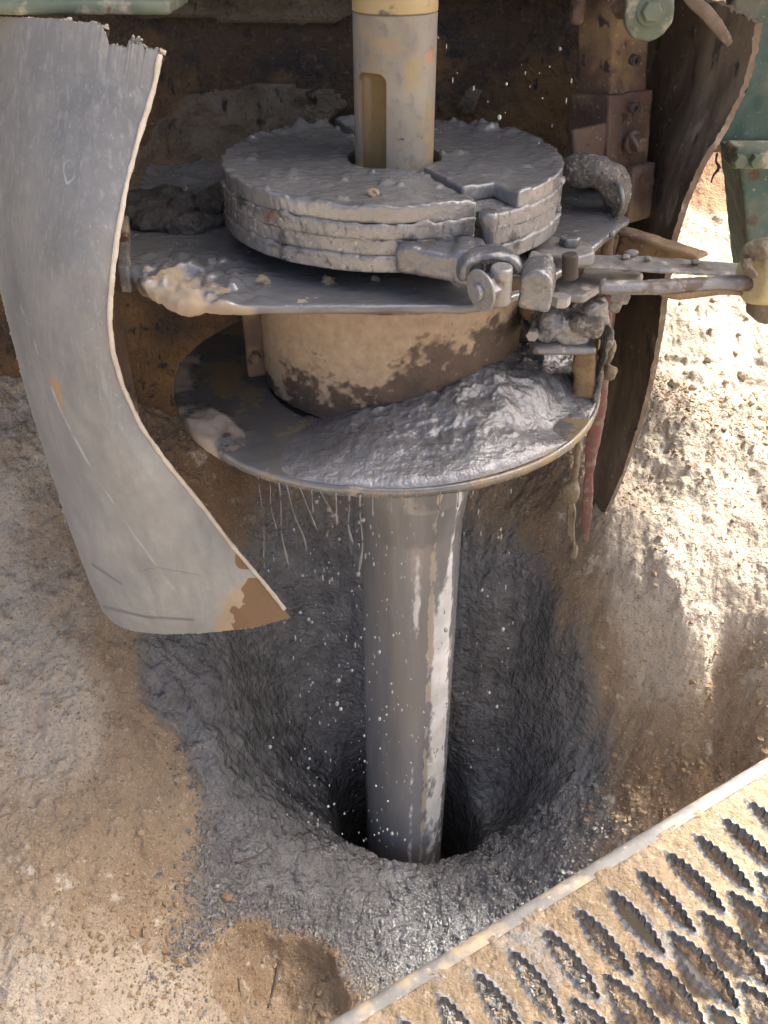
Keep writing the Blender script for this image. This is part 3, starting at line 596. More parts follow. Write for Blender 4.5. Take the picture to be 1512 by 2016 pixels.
M['table'] = mat('table_slurry', ((.15, .154, .156), (.22, .222, .222)), 5, (.07, .2), spec=1., layers=((30, .64, .72, (.34, .27, .18), .8), ('edge', .5, .6, ((.17, .165, .155), (.075, .06, .052)), .45), ('mask', .35, .6, ((.36, .28, .18), (.26, .2, .13)), .95)), metallic=.3, bumps=((10, .15, .012), (60, .3, .004), (140, .25, .002)))
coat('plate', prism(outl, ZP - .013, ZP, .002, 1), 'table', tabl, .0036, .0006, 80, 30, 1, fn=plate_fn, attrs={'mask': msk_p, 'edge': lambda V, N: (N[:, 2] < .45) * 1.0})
# raised left flange, gusset, stiffener ring under the plate
a, b = pp(238, 440), pp(248, 548)
coat('side_flange', prism([a + (-.004, .02), b + (-.010, 0), b + (.006, 0), a + (.010, .02)], ZP - .02, ZP + .016, .001, 1), 'edge', tabl, .003, .002, 45, 31, attrs={'mask': lambda V, N: .5 + .4 * fbm(V, 30, 3, 5)})
mk('reinforcing_ring', *lathe([(.222, ZP - .040), (.236, ZP - .040), (.238, ZP - .014), (.225, ZP - .0145)], 96, (DC[0], 1.365, 0)), 'edge', tabl, 'auto')
a, b = P(1222, 452, Y=1.40), P(1385, 505, Y=1.30)
gz_ = prism([(0, 0), (.215, 0), (.20, .012), (.0, .05)], -.004, .004, .001, 1)
gv = Vector(tuple(b - a)).normalized(); gw = Vector((0, 0, 1)); gn = gv.cross(gw).normalized(); gw = gn.cross(gv)
Lg = np.linalg.norm(b - a) / .215
V = np.array([np.array(a) + np.array(gv) * v[0] * Lg + np.array(gw) * (-v[1]) + np.array(gn) * v[2] for v in gz_[0]])
coat('gusset', join((V, gz_[1]), box((a + b) / 2, (np.linalg.norm(b - a), .034, .007), (0, math.atan2(a[2] - b[2], np.linalg.norm((b - a)[:2])), math.atan2(gv.y, gv.x)), .001)), 'post', tabl, .0035, .0014, 60, 32)
# clods stuck on the plate and on the round plates
for i, (px, py, hh, s, k, lb, gr) in enumerate(((515, 556, HP, .012, 'clod', 'small tan clod stuck to the wet table plate', 'clods on the table plate'), (646, 554, HP, .013, 'clod', 'small tan clod stuck to the wet table plate', 'clods on the table plate'),
        (740, 552, HP, .009, 'greyclod', None, None), (420, 520, HP, .012, 'greyclod', None, None), (735, 382, .33, .011, 'clod', 'yellowish crumb on the rim of the round plates', None), (432, 578, HP, .015, 'clod', 'tan clod stuck at the chamfered corner of the table plate', None), (1205, 465, HP, .007, 'greyclod', 'tiny grey clod near the pointed right corner of the table plate', None))):
    q = P(px, py, h=hh)
    lb = lb or 'small slurry-grey lump stuck to the wet table plate'
    o = coat('mud_clod', rock(q + (0, 0, .001), (s * .9, s * .7, s * .5), 3, .7, i + 3, i * 1.3, 2.4), k, None, .0022, .005, 110, i, 0)
    tag(o, lb, 'clod', gr or ('grey lumps on the table plate' if 'small slurry-grey' in lb else None))
rb_ = []
for i in range(26):
    q = P(random.uniform(255, 440), random.uniform(392, 452), h=HP); k = random.uniform(.018, .042)
    rb_.append(rock(q + (0, 0, .004), (k, k, k * random.uniform(.5, .9)), 2, .4, i + 5, i))
M['rubble'] = mat('dark_rubble', ((.055, .05, .047), (.10, .092, .082)), 30, (.25, .6), ((40, .58, .66, (.16, .12, .08), .8),), ((60, .9, .010), (160, .8, .005)))
o = coat('mud_rubble', join(*rb_), 'rubble', None, .005, .010, 45, 66, 0); tag(o, 'dark wet rubble heaped at the rear of the table plate beside the back panel', 'rubble')
# ================================================================== DRUM and LOWER DISC
ZD = CAMZ - .678; LC = np.array([P(762, 740, h=.678)[0], 1.354]); LR = .352
drc = np.array([P(768, 700, Y=1.38)[0], 1.385]); drr = .214
drum = thing('guide_drum', 'short steel drum, dusted tan and scabbed dark, between table plate and lower disc', 'drum', (drc[0], drc[1], ZD))
segs, rows = 420, 110
th_ = np.linspace(0, 2 * np.pi, segs, endpoint=False); zr = np.linspace(ZD + .001, ZP - .016, rows)
TT, ZZ = np.meshgrid(th_, zr); rr = np.full(TT.size, drr)
Vd = np.c_[drc[0] + rr * np.cos(TT.ravel()), drc[1] + rr * np.sin(TT.ravel()), ZZ.ravel()]
tz = (Vd[:, 2] - ZD) / (ZP - ZD); ux = (Vd[:, 0] - drc[0]) / drr
mk_ = .76 + .95 * (tz - .42) - .62 * sstep(-.15, .35, ux) * sstep(.92, .45, tz + .12 * ux) - .35 * sstep(.45, .8, ux) + .55 * fbm(Vd, 16, 4, 41) * sstep(1.1, .4, tz) + .38 * fbm(Vd, 55, 4, 42) + .22 * fbm(Vd, 150, 2, 44)
Vd[:, :2] += np.c_[np.cos(TT.ravel()), np.sin(TT.ravel())] * (.0012 * sstep(.4, .55, mk_) + .0008 * fbm(Vd, 90, 3, 43))[:, None]
ii = np.arange(segs * rows).reshape(rows, segs); jj = np.roll(ii, -1, 1)
mk('shell', Vd, np.stack([ii[:-1], jj[:-1], jj[1:], ii[1:]], -1).reshape(-1, 4), 'drum', drum, True, attrs={'mask': mk_})
for ang_, nb in ((196, 3), (-8, 3)):
    c, s = math.cos(R(ang_)), math.sin(R(ang_)); ce = drc + (drr + .012) * np.array([c, s])
    sf_ = coat('seam_flange', box((ce[0], ce[1], (ZD + ZP) / 2 - .005), (.034, .012, ZP - ZD - .03), (0, 0, R(ang_)), .001), 'rust', drum, .0035, .001, 60, 33)
    for k in range(nb):
        q = np.array([ce[0] + .004 * c, ce[1] + .004 * s, ZD + .05 + k * .075]); t = np.array([s, -c, 0]) * (1 if ang_ < 0 else -1)
        mk('flange_bolt', *hexbolt(q + t * .005, t, .009, .014), 'rust', sf_, 'auto')
disc = thing('lower_disc', 'wide muddy steel disc under the drum with slurry dripping off its rim', 'disc', (LC[0], LC[1], ZD - .012))
sg, rw = 320, 40
prof = [(.10, -.012), (LR - .002, -.012), (LR + .001, -.010), (LR + .001, -.002)] + [(r, .0) for r in np.linspace(LR - .001, .20, rw)]
V, F = lathe(prof, sg, (LC[0], LC[1], ZD), closed=False)
rr = np.hypot(V[:, 0] - LC[0], V[:, 1] - LC[1]); an = np.degrees(np.arctan2(V[:, 1] - LC[1], V[:, 0] - LC[0]))
cake = np.exp(-((an + 145) / 14) ** 2) * sstep(.27, .31, rr) + .9 * np.exp(-((np.abs(an) - 180) / 18) ** 2) * sstep(.30, .34, rr) + .5 * np.exp(-((an + 98) / 4) ** 2) * sstep(.335, .35, rr)
mka = cake * (.7 + .5 * fbm(V, 30, 3, 51)) + .15
top = V[:, 2] > ZD - .003
V[:, 2] += top * (.010 * np.clip(cake * (.6 + fbm(V, 45, 4, 52)), 0, 1) + .0008 * fbm(V, 30, 3, 53))
V[:, 2] -= (~top) * (rr > LR - .01) * .0025 * (1 + fbm(V, 90, 3, 54))
mk('plate', V, F, 'disc', disc, True, attrs={'mask': mka})
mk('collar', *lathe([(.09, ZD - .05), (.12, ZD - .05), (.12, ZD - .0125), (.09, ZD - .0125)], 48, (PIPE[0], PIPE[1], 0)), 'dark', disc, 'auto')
# slurry heap on the disc
na, nr_ = 300, 110
av = np.linspace(R(-132), R(22), na); rv = np.linspace(drr - .03, LR - .004, nr_); AA, RR = np.meshgrid(av, rv)
hx = np.c_[LC[0] + RR.ravel() * np.cos(AA.ravel()), LC[1] + RR.ravel() * np.sin(AA.ravel()), np.full(AA.size, ZD)]
dd = np.degrees(AA.ravel()); t = (RR.ravel() - drr) / (LR - drr)
env = sstep(-132, -92, dd) * (.55 + .45 * sstep(-100, -40, dd)) * (1 - .15 * sstep(0, 22, dd))
prf = np.clip(1.06 - t, 0, 1.15)
flat_r = np.exp(-((dd + 33) / 15) ** 2) * sstep(.35, .75, t)                        # bare wet patch near the right rim
hgt = .052 * env * (.35 + .65 * sstep(1.02, .9, t)) * prf ** .7 * (1 - .95 * flat_r) * (1 + .5 * sstep(-20, 10, dd) * sstep(.6, .2, np.abs(t - .5)))
wx_ = hx + .012 * np.c_[fbm(hx, 30, 2, 58), fbm(hx, 30, 2, 59), 0 * dd]
lump_ = fbm(wx_, 13, 3, 55) * .6 + fbm(wx_, 34, 3, 56, ridge=True) * .24 + fbm(wx_, 75, 2, 57) * .14
hx[:, 2] += hgt * (1 + .38 * lump_) + .009 * lump_ * sstep(.005, .03, hgt) + (-.004 + .008 * env * (1 - flat_r)) * sstep(1.0, .93, t) - .004 * (t > .97)
ii = np.arange(na * nr_).reshape(nr_, na)
hp_ = mk('slurry_heap', hx, np.stack([ii[:-1, 1:], ii[:-1, :-1], ii[1:, :-1], ii[1:, 1:]], -1).reshape(-1, 4), 'heap', None, True)
tag(hp_, 'glistening grey heap of slurry piled on the lower disc', 'slurry heap')
# drips hanging off the rim
for i, (px, L, w) in enumerate(((508, .17, .5), (530, .10, .7), (548, .15, 1), (562, .12, .8), (588, .075, .8), (612, .04, .8), (628, .05, .6), (660, .055, 1.2), (686, .085, 1.1), (708, .135, 1.3), (733, .035, 1.1), (770, .03, .9), (820, .025, .9), (868, .03, .8), (905, .03, .7))):
    x = P(px, 930, Y=1.05)[0]
    for _ in range(4):
        y = LC[1] - math.sqrt(LR ** 2 - (x - LC[0]) ** 2); x = P(px, 930, Y=y)[0]
    k = 8; pts = [np.array([x + (.004 * math.sin(j * .9 + px) * (L > .08) * j / 7 + (.0030 * j if px in (588, 562, 628) else 0)), y - .0015, ZD - .008 - L * j / (k - 1)]) for j in range(k)]
    w *= .75; rd = [.0022 * w, .0016 * w, .0011 * w, .0010 * w, .0010 * w, .0013 * w, .0026 * w, .0012 * w]
    mk('slurry_drip', *tube(pts, rd, 8, sub=3), 'drip', disc)
# right-hand bracket on the drum, block beside it
q0, q1 = P(1050, 668, Y=1.20), P(1170, 655, Y=1.20)
brk = thing('drum_bracket', 'slurry-caked angle bracket bolted to the right side of the drum', 'bracket', (q0 + q1) / 2 - (0, 0, .04))
c = (P(1045, 690, Y=1.235) + P(1172, 690, Y=1.235)) / 2; wd = P(1172, 690, Y=1.235)[0] - P(1045, 690, Y=1.235)[0]
zt_ = P(1100, 640, Y=1.25)[2]
coat('shelf', box((c[0], 1.28, c[2] + .004), (wd, .12, .012), (0, 0, 0), .003), 'steel', brk, .004, .0014, 60, 34)
def lumpfn(seed): return lambda V, N: .010 * fbm(V, 32, 4, seed, ridge=True)
coat('mud_cake', join(box((c[0] + .004, 1.285, c[2] + .028), (wd * .86, .095, .046), (0, R(6), 0), .012), rock((c[0] + .036, 1.285, c[2] + .036), (.03, .045, .036), 3, .3, 6)), 'heap', brk, .0032, .003, 60, 35, fn=lumpfn(77))
coat('tan_wedge', rock((c[0] - .035, 1.32, c[2] + .052), (.03, .04, .035), 3, .35, 9), 'foam', brk, .004, .003, 50, 36)
mk('bracket_bolt', *hexbolt(P(1050, 655, Y=1.235), (-.3, -1, 0), .010, .014), 'bolt', brk, 'auto')
blk = P(1158, 735, Y=1.24)
b_ = coat('rubber_block', box(blk + (.004, .03, 0), (.034, .07, .085), (R(8), R(-5), R(-20)), .006), 'foam', None, .004, .004, 45, 37)
tag(b_, 'tan crumbling block wedged between slurry heap and red strap', 'block')
coat('block_cap', join(box(P(1160, 655, Y=1.225) + (.003, .035, .004), (.050, .075, .03), (0, 0, R(-15)), .01), box(P(1184, 715, Y=1.25), (.007, .04, .12), (0, R(4), 0), .002)), 'gritty', b_, .0032, .006, 50, 38)
# ================================================================== CASING PIPE going down the bore
cas = thing('casing_pipe', 'slurry-streaked steel casing pipe going down into the bore', 'pipe', (PIPE[0], PIPE[1], -.8))
zc1, zc0 = P(800, 1010, Y=1.27)[2], P(800, 1080, Y=1.27)[2]
prof = [(.0955, z) for z in np.linspace(-.85, zc0, 260)] + [(.0955 + .0105 * k / 6, zc0 + (zc1 - zc0) * k / 6) for k in range(1, 7)] + [(.1065, z) for z in np.linspace(zc1 + .004, ZD - .0135, 30)]
V, F = lathe(prof, 160, (PIPE[0], PIPE[1], 0), closed=False)
an = np.degrees(np.arctan2(V[:, 1] - PIPE[1], V[:, 0] - PIPE[0])); ar = np.radians(an)
cyl_ = np.c_[np.cos(ar) * .1, np.sin(ar) * .1, V[:, 2] * .12]
fine_ = np.c_[np.cos(ar) * .1, np.sin(ar) * .1, V[:, 2] * .3]
nz = fbm(cyl_, 34, 4, 81); nf = fbm(fine_, 90, 4, 82) + .5 * fbm(fine_, 260, 2, 83)
hgt_ = (V[:, 2] - (-.1)) / .9
b1 = np.exp(-((an + 46) / 23) ** 4) * sstep(1.0, .7, hgt_) ; b2 = np.exp(-((an + 84) / 5) ** 2) * (.75 * sstep(.35, .25, hgt_) + .8 * sstep(.62, .8, hgt_) * sstep(1.05, .9, hgt_)); b3 = np.exp(-((an + 40) / 7) ** 2) * sstep(.6, .9, hgt_)
msk_ = .62 * b1 + .72 * b2 + .6 * b3 + .34 * nz + .26 * nf - .02
mud_ = .62 * np.exp(-((an + 66) / 7) ** 2) + .3 * nf + .15 * nz
V[:, :2] += np.c_[np.cos(ar), np.sin(ar)] * (.0006 * nz + .0008 * sstep(.4, .6, msk_))[:, None]
mk('barrel', V, F, 'pipe', cas, True, attrs={'mask': msk_, 'mud': mud_})
# ================================================================== RUBBER CURTAINS
def coons(top, bot, left, right, nu, nv, sm=8):
    """sheet spanned between four edge curves of (pixel x, pixel y, distance Y)"""
    T, B, L_, R_ = curve(top, nu), curve(bot, nu), smooth1(curve(left, nv), sm), smooth1(curve(right, nv), sm)
    B = smooth1(B, sm)
    u = np.linspace(0, 1, nu)[None, :, None]; v = np.linspace(0, 1, nv)[:, None, None]
    S = (1 - v) * T[None] + v * B[None] + (1 - u) * L_[:, None] + u * R_[:, None] - ((1 - u) * (1 - v) * T[0] + u * (1 - v) * T[-1] + (1 - u) * v * B[0] + u * v * B[-1])
    return S
def sheet(name, S, bulge, thick, mats, parent, attrs_fn):
    nv, nu = S.shape[:2]; u = np.linspace(0, 1, nu)[None, :]; v = np.linspace(0, 1, nv)[:, None]
    Y = S[..., 2] - bulge(u, v)
    W_ = Pv(S[..., 0], S[..., 1], Y)
    du, dv = np.gradient(W_, axis=1), np.gradient(W_, axis=0); Nn = np.cross(dv, du); Nn /= np.linalg.norm(Nn, axis=2)[..., None] + 1e-9
    if np.median(((W_ - np.array([0, 0, CAMZ])) * Nn).sum(2)) > 0: Nn = -Nn      # front side towards the camera
    wob = .0006 * fbm(W_.reshape(-1, 3), 60, 3, 5).reshape(nv, nu, 1)
    A = (W_ + Nn * wob).reshape(-1, 3); B = (W_ - Nn * thick).reshape(-1, 3); n_ = nu * nv; V = np.vstack([A, B])
    ii = np.arange(n_).reshape(nv, nu)
    front = np.stack([ii[:-1, :-1], ii[1:, :-1], ii[1:, 1:], ii[:-1, 1:]], -1).reshape(-1, 4); back = front[:, ::-1] + n_
    loop = np.r_[ii[0, :], ii[1:, -1], ii[-1, -2::-1], ii[-2:0:-1, 0]]; nx_ = np.roll(loop, -1)
    rim = np.stack([loop, nx_, nx_ + n_, loop + n_], -1)
    # the rim gets its own vertices so that its chalky edge stays crisp
    k0 = len(V); ring = np.vstack([V[loop], V[loop + n_]]); ring += .0007 * rng.standard_normal(ring.shape); m_ = len(loop); a = np.arange(m_); b = np.roll(a, -1)
    rim = np.stack([k0 + a, k0 + b, k0 + m_ + b, k0 + m_ + a], -1); V = np.vstack([V, ring])
    F = np.vstack([front, back, rim])
    uu = np.broadcast_to(u, (nv, nu)).ravel(); vv = np.broadcast_to(v, (nv, nu)).ravel()
    at = {k: np.r_[f(A, uu, vv, S.reshape(-1, 3)), f(B, uu, vv, S.reshape(-1, 3)), np.zeros(2 * m_)] for k, f in attrs_fn.items()}
    o = mk(name, V, F, mats, parent, True, attrs=at)
    mi = np.r_[np.zeros(len(front)), np.ones(len(back)), np.full(len(rim), 2)].astype(np.int32)
    o.data.polygons.foreach_set('material_index', mi); return o
tq = P(150, 60, Y=1.2)
lc = thing('rubber_curtain', 'pale grey torn rubber curtain with a chalky cut edge and rust-brown tip', 'rubber curtain', (P(380, 1240, Y=1.12)[0], 1.15, P(380, 1240, Y=1.12)[2]))
S = coons([(-90, 22, 1.30), (60, 34, 1.27), (200, 62, 1.25), (316, 98, 1.25)],
          [(188, 1165, 1.20), (200, 1200, 1.17), (225, 1228, 1.15), (262, 1243, 1.13), (320, 1249, 1.12), (400, 1246, 1.13), (500, 1236, 1.16), (572, 1216, 1.20)],
          [(-90, 22, 1.30), (-70, 250, 1.30), (-25, 470, 1.28), (12, 620, 1.25), (50, 770, 1.23), (92, 905, 1.22), (130, 1020, 1.21), (165, 1115, 1.20), (188, 1165, 1.20)],
          [(316, 98, 1.25), (303, 170, 1.24), (275, 260, 1.22), (248, 360, 1.19), (230, 460, 1.16), (219, 550, 1.145), (214, 630, 1.14), (222, 700, 1.14), (242, 765, 1.145), (276, 840, 1.15), (330, 915, 1.155), (395, 995, 1.165), (460, 1080, 1.175), (520, 1150, 1.19), (572, 1216, 1.20)], 240, 420, 14)
tx_ = S[0, :, 0]; rag = np.interp(tx_, [-90, 120, 150, 180, 200, 209, 214, 247, 258, 285, 316], [30, 37, 44, 42, 50, 70, 86, 92, 83, 90, 98]) - S[0, :, 1] + 2.0 * np.repeat(rng.standard_normal(120), 2) * (tx_ > 120)
for j in range(34): S[j, :, 1] += rag * (1 - j / 34) ** 1.3
sheet('sheet', S, lambda u, v: .115 * (1 - (1 - u) ** 1.8) - .06 + .02 * np.sin(np.pi * u) * np.sin(2.2 * v + .5), .014, ['rubber', 'rubdark', 'rubedge'], lc,
      {'scratch': lambda A, u, v, s: np.max([k_ * np.exp(-(dist_poly(s[:, 0], s[:, 1], p_) / w_) ** 2) for p_, w_, k_ in (
          ([(40, 600), (58, 645), (76, 697)], 2.2, .9), ([(100, 760), (130, 830), (170, 905), (204, 961), (262, 1050), (342, 1160)], 2.4, 1.0), ([(250, 1035), (290, 1090), (330, 1150)], 2, .8), ([(205, 960), (215, 945)], 1.5, .6), ([(20, 420), (45, 560), (78, 700)], 3, .5), ([(260, 600), (215, 560), (205, 640)], 1.6, .5),
          ([(180, 800), (250, 900), (330, 1010)], 2.5, .45), ([(300, 950), (380, 1060), (430, 1130)], 2.2, .4), ([(90, 150), (100, 330)], 4, .35), ([(160, 110), (150, 300)], 5, .3), ([(126, 322), (138, 314), (148, 330), (144, 352), (132, 362), (126, 340), (126, 322)], 2.6, .9))], 0) * (.6 + .9 * fbm(A, 30, 3, 18)),
       'dent_shade': lambda A, u, v, s: .42 * np.exp(-(dist_poly(s[:, 0], s[:, 1], [(140, 720), (132, 770), (150, 810), (200, 865)]) / 20) ** 2) + .8 * np.exp(-(dist_poly(s[:, 0], s[:, 1], [(180, 1110), (240, 1150)]) / 3.0) ** 2) + .8 * np.exp(-(dist_poly(s[:, 0], s[:, 1], [(205, 1195), (290, 1215), (380, 1220)]) / 4) ** 2) + .7 * np.exp(-(dist_poly(s[:, 0], s[:, 1], [(270, 1125), (310, 1117), (390, 1132)]) / 1.8) ** 2) + .55 * sstep(420, 60, s[:, 1]) * sstep(-40, 120, s[:, 0]) * (.5 + fbm(A, 9, 3, 19)),  # dent and creases shaded in colour, not shape; also darker towards the top
       'spot': lambda A, u, v, s: .8 * np.exp(-(dist_poly(s[:, 0], s[:, 1], [(106, 752), (114, 775), (124, 800)]) / 9) ** 2) * (.8 + fbm(A, 60, 3, 20)) + .55 * np.exp(-(dist_poly(s[:, 0], s[:, 1], [(100, 690), (130, 700)]) / 12) ** 2) * (.6 + fbm(A, 110, 2, 21)),
       'paleness': lambda A, u, v, s: .35 + .55 * sstep(.35, .8, v) * sstep(-.1, .5, u) + .35 * fbm(A, 6, 4, 8) + .3 * sstep(.2, .0, u), 'mud': lambda A, u, v, s: sstep(.35, 1, .9 * sstep(350, 480, s[:, 0] + .25 * (s[:, 1] - 1200)) * sstep(1080, 1200, s[:, 1] + .3 * (s[:, 0] - 450)) + .25 * fbm(A, 25, 4, 9)) * 1.1,  # first mask: paler towards the bottom and left edge, mottled by noise
       'rusty': lambda A, u, v, s: sstep(480, 492, s[:, 0] + 60 * fbm(A, 24, 4, 10) + 10 + .05 * (s[:, 1] - 1180)) * sstep(1125, 1150, s[:, 1]) + sstep(455, 470, s[:, 0]) * sstep(1086, 1094, s[:, 1]) * sstep(1126, 1116, s[:, 1]) * sstep(.93, .96, u)})
re_ = S[4:-4, -1]; ed_ = Pv(re_[:, 0] + 1.5, re_[:, 1], re_[:, 2] - .055)[::6]
coat('cut_edge', tube(ed_, .0036, 10, 1.0), 'rubedge', lc, .0020, .0014, 60, 4, 0)
S2 = coons([(214, 560, 1.175), (232, 575, 1.195)], [(272, 815, 1.185), (276, 832, 1.19)], [(214, 560, 1.175), (222, 700, 1.17), (245, 775, 1.175), (272, 815, 1.185)],
           [(232, 575, 1.195), (240, 640, 1.20), (256, 720, 1.20), (270, 790, 1.195), (276, 832, 1.19)], 12, 60, 2)
sheet('backing_strip', S2, lambda u, v: 0 * u * v, .006, ['rust', 'rubdark', 'rubedge2'], lc, {})
# frayed threads on the torn top edge
for px, py, dx, dy in ((260, 84, 2, -14), (268, 84, 6, -12), (274, 86, 5, -9), (207, 56, 4, -7), (140, 38, -12, 3)):
    a = P(px, py, Y=1.245); b = P(px + dx, py + dy, Y=1.24); mk('frayed_thread', *tube([a, (a + b) / 2 + (.001, 0, .001), b], [.0028, .0024, .0012], 6, sub=2), 'rubedge', lc)
# worn oval hole
q = [P(137 + 11 * math.cos(a), 336 + 24 * math.sin(a) - 4 * math.cos(a), Y=1.205) for a in np.linspace(0, 2 * math.pi, 24)]
rc = thing('dark_rubber_curtain', 'dark dirty rubber curtain curving down to a point in the sand', 'rubber curtain', P(1172, 1045, Y=1.55))
S = coons([(1230, -30, 1.75), (1330, -18, 1.62), (1420, 8, 1.50), (1487, 46, 1.45)], [(1164, 1035, 1.58), (1168, 1042, 1.57), (1173, 1047, 1.56)],
          [(1230, -30, 1.75), (1215, 200, 1.75), (1200, 420, 1.72), (1190, 600, 1.68), (1180, 760, 1.64), (1168, 900, 1.60), (1164, 1035, 1.58)],
          [(1487, 46, 1.45), (1478, 110, 1.45), (1458, 180, 1.45), (1420, 255, 1.45), (1378, 320, 1.455), (1345, 395, 1.46), (1322, 470, 1.465), (1306, 560, 1.47), (1296, 650, 1.48), (1280, 740, 1.49), (1258, 830, 1.505), (1226, 930, 1.53), (1195, 1000, 1.55), (1173, 1047, 1.56)], 80, 180, 5)
rag = np.zeros(80); rag[40:] = 3 * rng.standard_normal(40)
for j in range(10): S[j, :, 1] += rag * (1 - j / 10)
sheet('sheet', S, lambda u, v: -.03 * np.sin(np.pi * u) * (1 - v), .011, ['rubdark', 'rubdark', 'rubedge2'], rc, {})
pts = [P(1352, -20, Y=1.44), P(1372, 8, Y=1.43), P(1395, 28, Y=1.42), P(1418, 60, Y=1.415), P(1438, 88, Y=1.41)]
o = coat('torn_strip', tube(pts, [.012, .011, .010, .009, .006], 10, .5, up=(0, 1, 0), sub=4), 'rubedge2', None, .0028, .002, 60, 39); tag(o, 'twisted torn rubber strip dangling at the top of the dark curtain', 'rubber strip')
# ================================================================== CLAMP AND LEVER in front of the table plate
YB = 1.085
cl = thing('hinge_clamp', 'slurry-coated hook clamp with pin and hex bolt at the front of the round plates', 'clamp', P(960, 600, Y=YB))
a, b = P(815, 520, Y=1.10), P(905, 530, Y=1.065)
coat('lug_arm', join(box((a + b) / 2 + (0, .03, .004), (np.linalg.norm(b - a) + .02, .075, .036), (0, R(3), R(-18)), .006), box(P(925, 528, Y=1.07) + (0, .02, 0), (.040, .06, .052), (0, 0, R(-10)), .01)), 'slurry', cl, .0032, .002, 60, 40, fn=lambda V, N: .003 * sstep(.2, .6, fbm(V, 50, 3, 7)) * (N[:, 2] > -.2))
hk = [P(912, 545, Y=1.06), P(914, 520, Y=1.06), P(935, 504, Y=1.065), P(970, 499, Y=1.065), P(1003, 506, Y=1.065), P(1018, 525, Y=1.062), P(1019, 540, Y=1.06)]
coat('hook', tube(hk, [.008, .009, .0095, .0095, .009, .0075, .006], 14, 2.0, up=(0, 1, 0), sub=4), 'slurry', cl, .003, .0014, 70, 41)
a, b = P(984, 597, Y=1.035), P(988, 524, Y=1.03)
coat('pin', cyl(a, b, .0135, 28, .002), 'bolt', cl, .0022, .0004, 90, 42, 0)
n1 = np.array([-.82, -.57, -.1]); n1 /= np.linalg.norm(n1)
q = P(972, 562, Y=1.032)
bh = mk('bolt_head', *hexbolt(q, n1, .016, .020), 'bolt', cl, 'auto')
mk('washer', *lathe([(.006, 0), (.0245, 0), (.0258, .0012), (.0258, .0026), (.0245, .0038), (.006, .0038)], 40, q + n1 * .018, tuple(n1)), 'bolt', bh, 'auto')
mk('bolt_tip', *hexbolt(q + n1 * .021, n1, .010, .008, 12), 'bolt', bh, 'auto')
a, b = P(985, 562, Y=1.038), P(1060, 552, Y=1.05)
tp = []; Lr = np.linalg.norm(b - a); nth = 26
for k in range(nth * 2 + 1): tp.append((.0072 if k % 2 else .0086, Lr * k / (nth * 2)))
mk('threaded_rod', *lathe(tp, 20, a, tuple(b - a)), 'rust', cl, 'auto')
a, b = P(1035, 560, Y=1.05), P(1078, 552, Y=1.06)
q = P(1057, 556, Y=1.055)
coat('barrel', join(lathe([(.018, -.024), (.021, -.021), (.021, .021), (.018, .024)], 28, q + (0, 0, .006), (.25, .95, .1)), box(q + (.001, 0, -.012), (.040, .046, .034), (0, R(4), R(-14)), .004)), 'slurry', cl, .003, .0016, 60, 43)
coat('barrel_cheek', box(q + (.004, .03, -.004), (.030, .03, .054), (0, R(8), R(-15)), .004), 'steel', cl, .003, .0016, 60, 44)
HL = .448
lv = thing('clamp_lever', 'long muddy lever of two flat bars pivoted beside the clamp', 'lever', P(1250, 560, Y=1.15))
def bar(pts, th, h, name, m, seed, bevel=.002, voxel=.0034, amp=.0011, dz=0.):
    poly = [P(x, y, h=h)[:2] for x, y in pts]
    return coat(name, prism(poly, CAMZ - h - th, CAMZ - h, bevel, 1), m, lv, voxel, amp, 70, seed, 1)
# fork with a slot, ending beside the barrel
bar([(1080, 548), (1098, 578), (1150, 583), (1185, 562), (1192, 548), (1262, 545), (1270, 536), (1180, 528), (1148, 524), (1140, 543), (1100, 545), (1086, 536)], .012, .478, 'fork', 'steel', 45)
# upper strap
bar([(1112, 508), (1130, 522), (1490, 542), (1510, 538), (1510, 520), (1400, 512), (1240, 500), (1140, 500)], .006, HL, 'upper_bar', 'steel', 46)
# lower rounded bar
coat('lower_bar', tube([P(1180, 566, Y=1.12), P(1260, 566, Y=1.12), P(1360, 562, Y=1.13), P(1500, 556, Y=1.15), P(1560, 556, Y=1.16)], [.011, .0125, .013, .013, .013], 6, .85, sub=3), 'steel', lv, .0034, .001, 70, 47)
mk('gum_strip', *tube([P(1300, 578, Y=1.12), P(1340, 582, Y=1.12), P(1420, 574, Y=1.13), P(1460, 578, Y=1.14)], [.003, .006, .005, .003], 8, sub=4), 'foam', lv)
# cover plate and bolt over the pivot
coat('pivot_plate', prism([P(x, y, h=.425)[:2] for x, y in ((1043, 474), (1040, 490), (1110, 508), (1172, 497), (1165, 478), (1085, 462))], CAMZ - .445, CAMZ - .425, .003, 1), 'steel', lv, .0034, .0022, 60, 48)
coat('pivot_bolt', hexbolt(P(1122, 475, h=.42) - (0, 0, .006), (0, 0, 1), .016, .014), 'slurry', lv, .0028, .001, 80, 49, 1)
mk('pivot_pin', *cyl(P(1122, 548, Y=1.17), P(1122, 500, Y=1.17), .011), 'dark', lv, 'auto')
mk('lower_nut', *hexbolt(P(1105, 582, Y=1.11), (0, 0, -1), .013, .014), 'bolt', lv, 'auto')
a, b = P(1224, 572, Y=1.15), P(1207, 612, Y=1.15)
mk('hanging_bolt', *join(cyl(a, b, .0085, 18), hexbolt(a + (b - a) * .05, tuple(b - a), .0145, .014)), 'steel', lv, 'auto')
for i, (px, py, s) in enumerate(((1243, 499, .011), (1232, 505, .008), (1275, 509, .007), (1370, 516, .008))):
    o = coat('mud_clod', rock(P(px, py, h=HL - .004), (s, s * .8, s * .55), 3, .35, i + 20, i), 'greyclod', None, .0026, .0012, 100, i)
    tag(o, 'grey crumb of mud stuck on top of the lever bar', 'clod', 'mud crumbs on the lever')
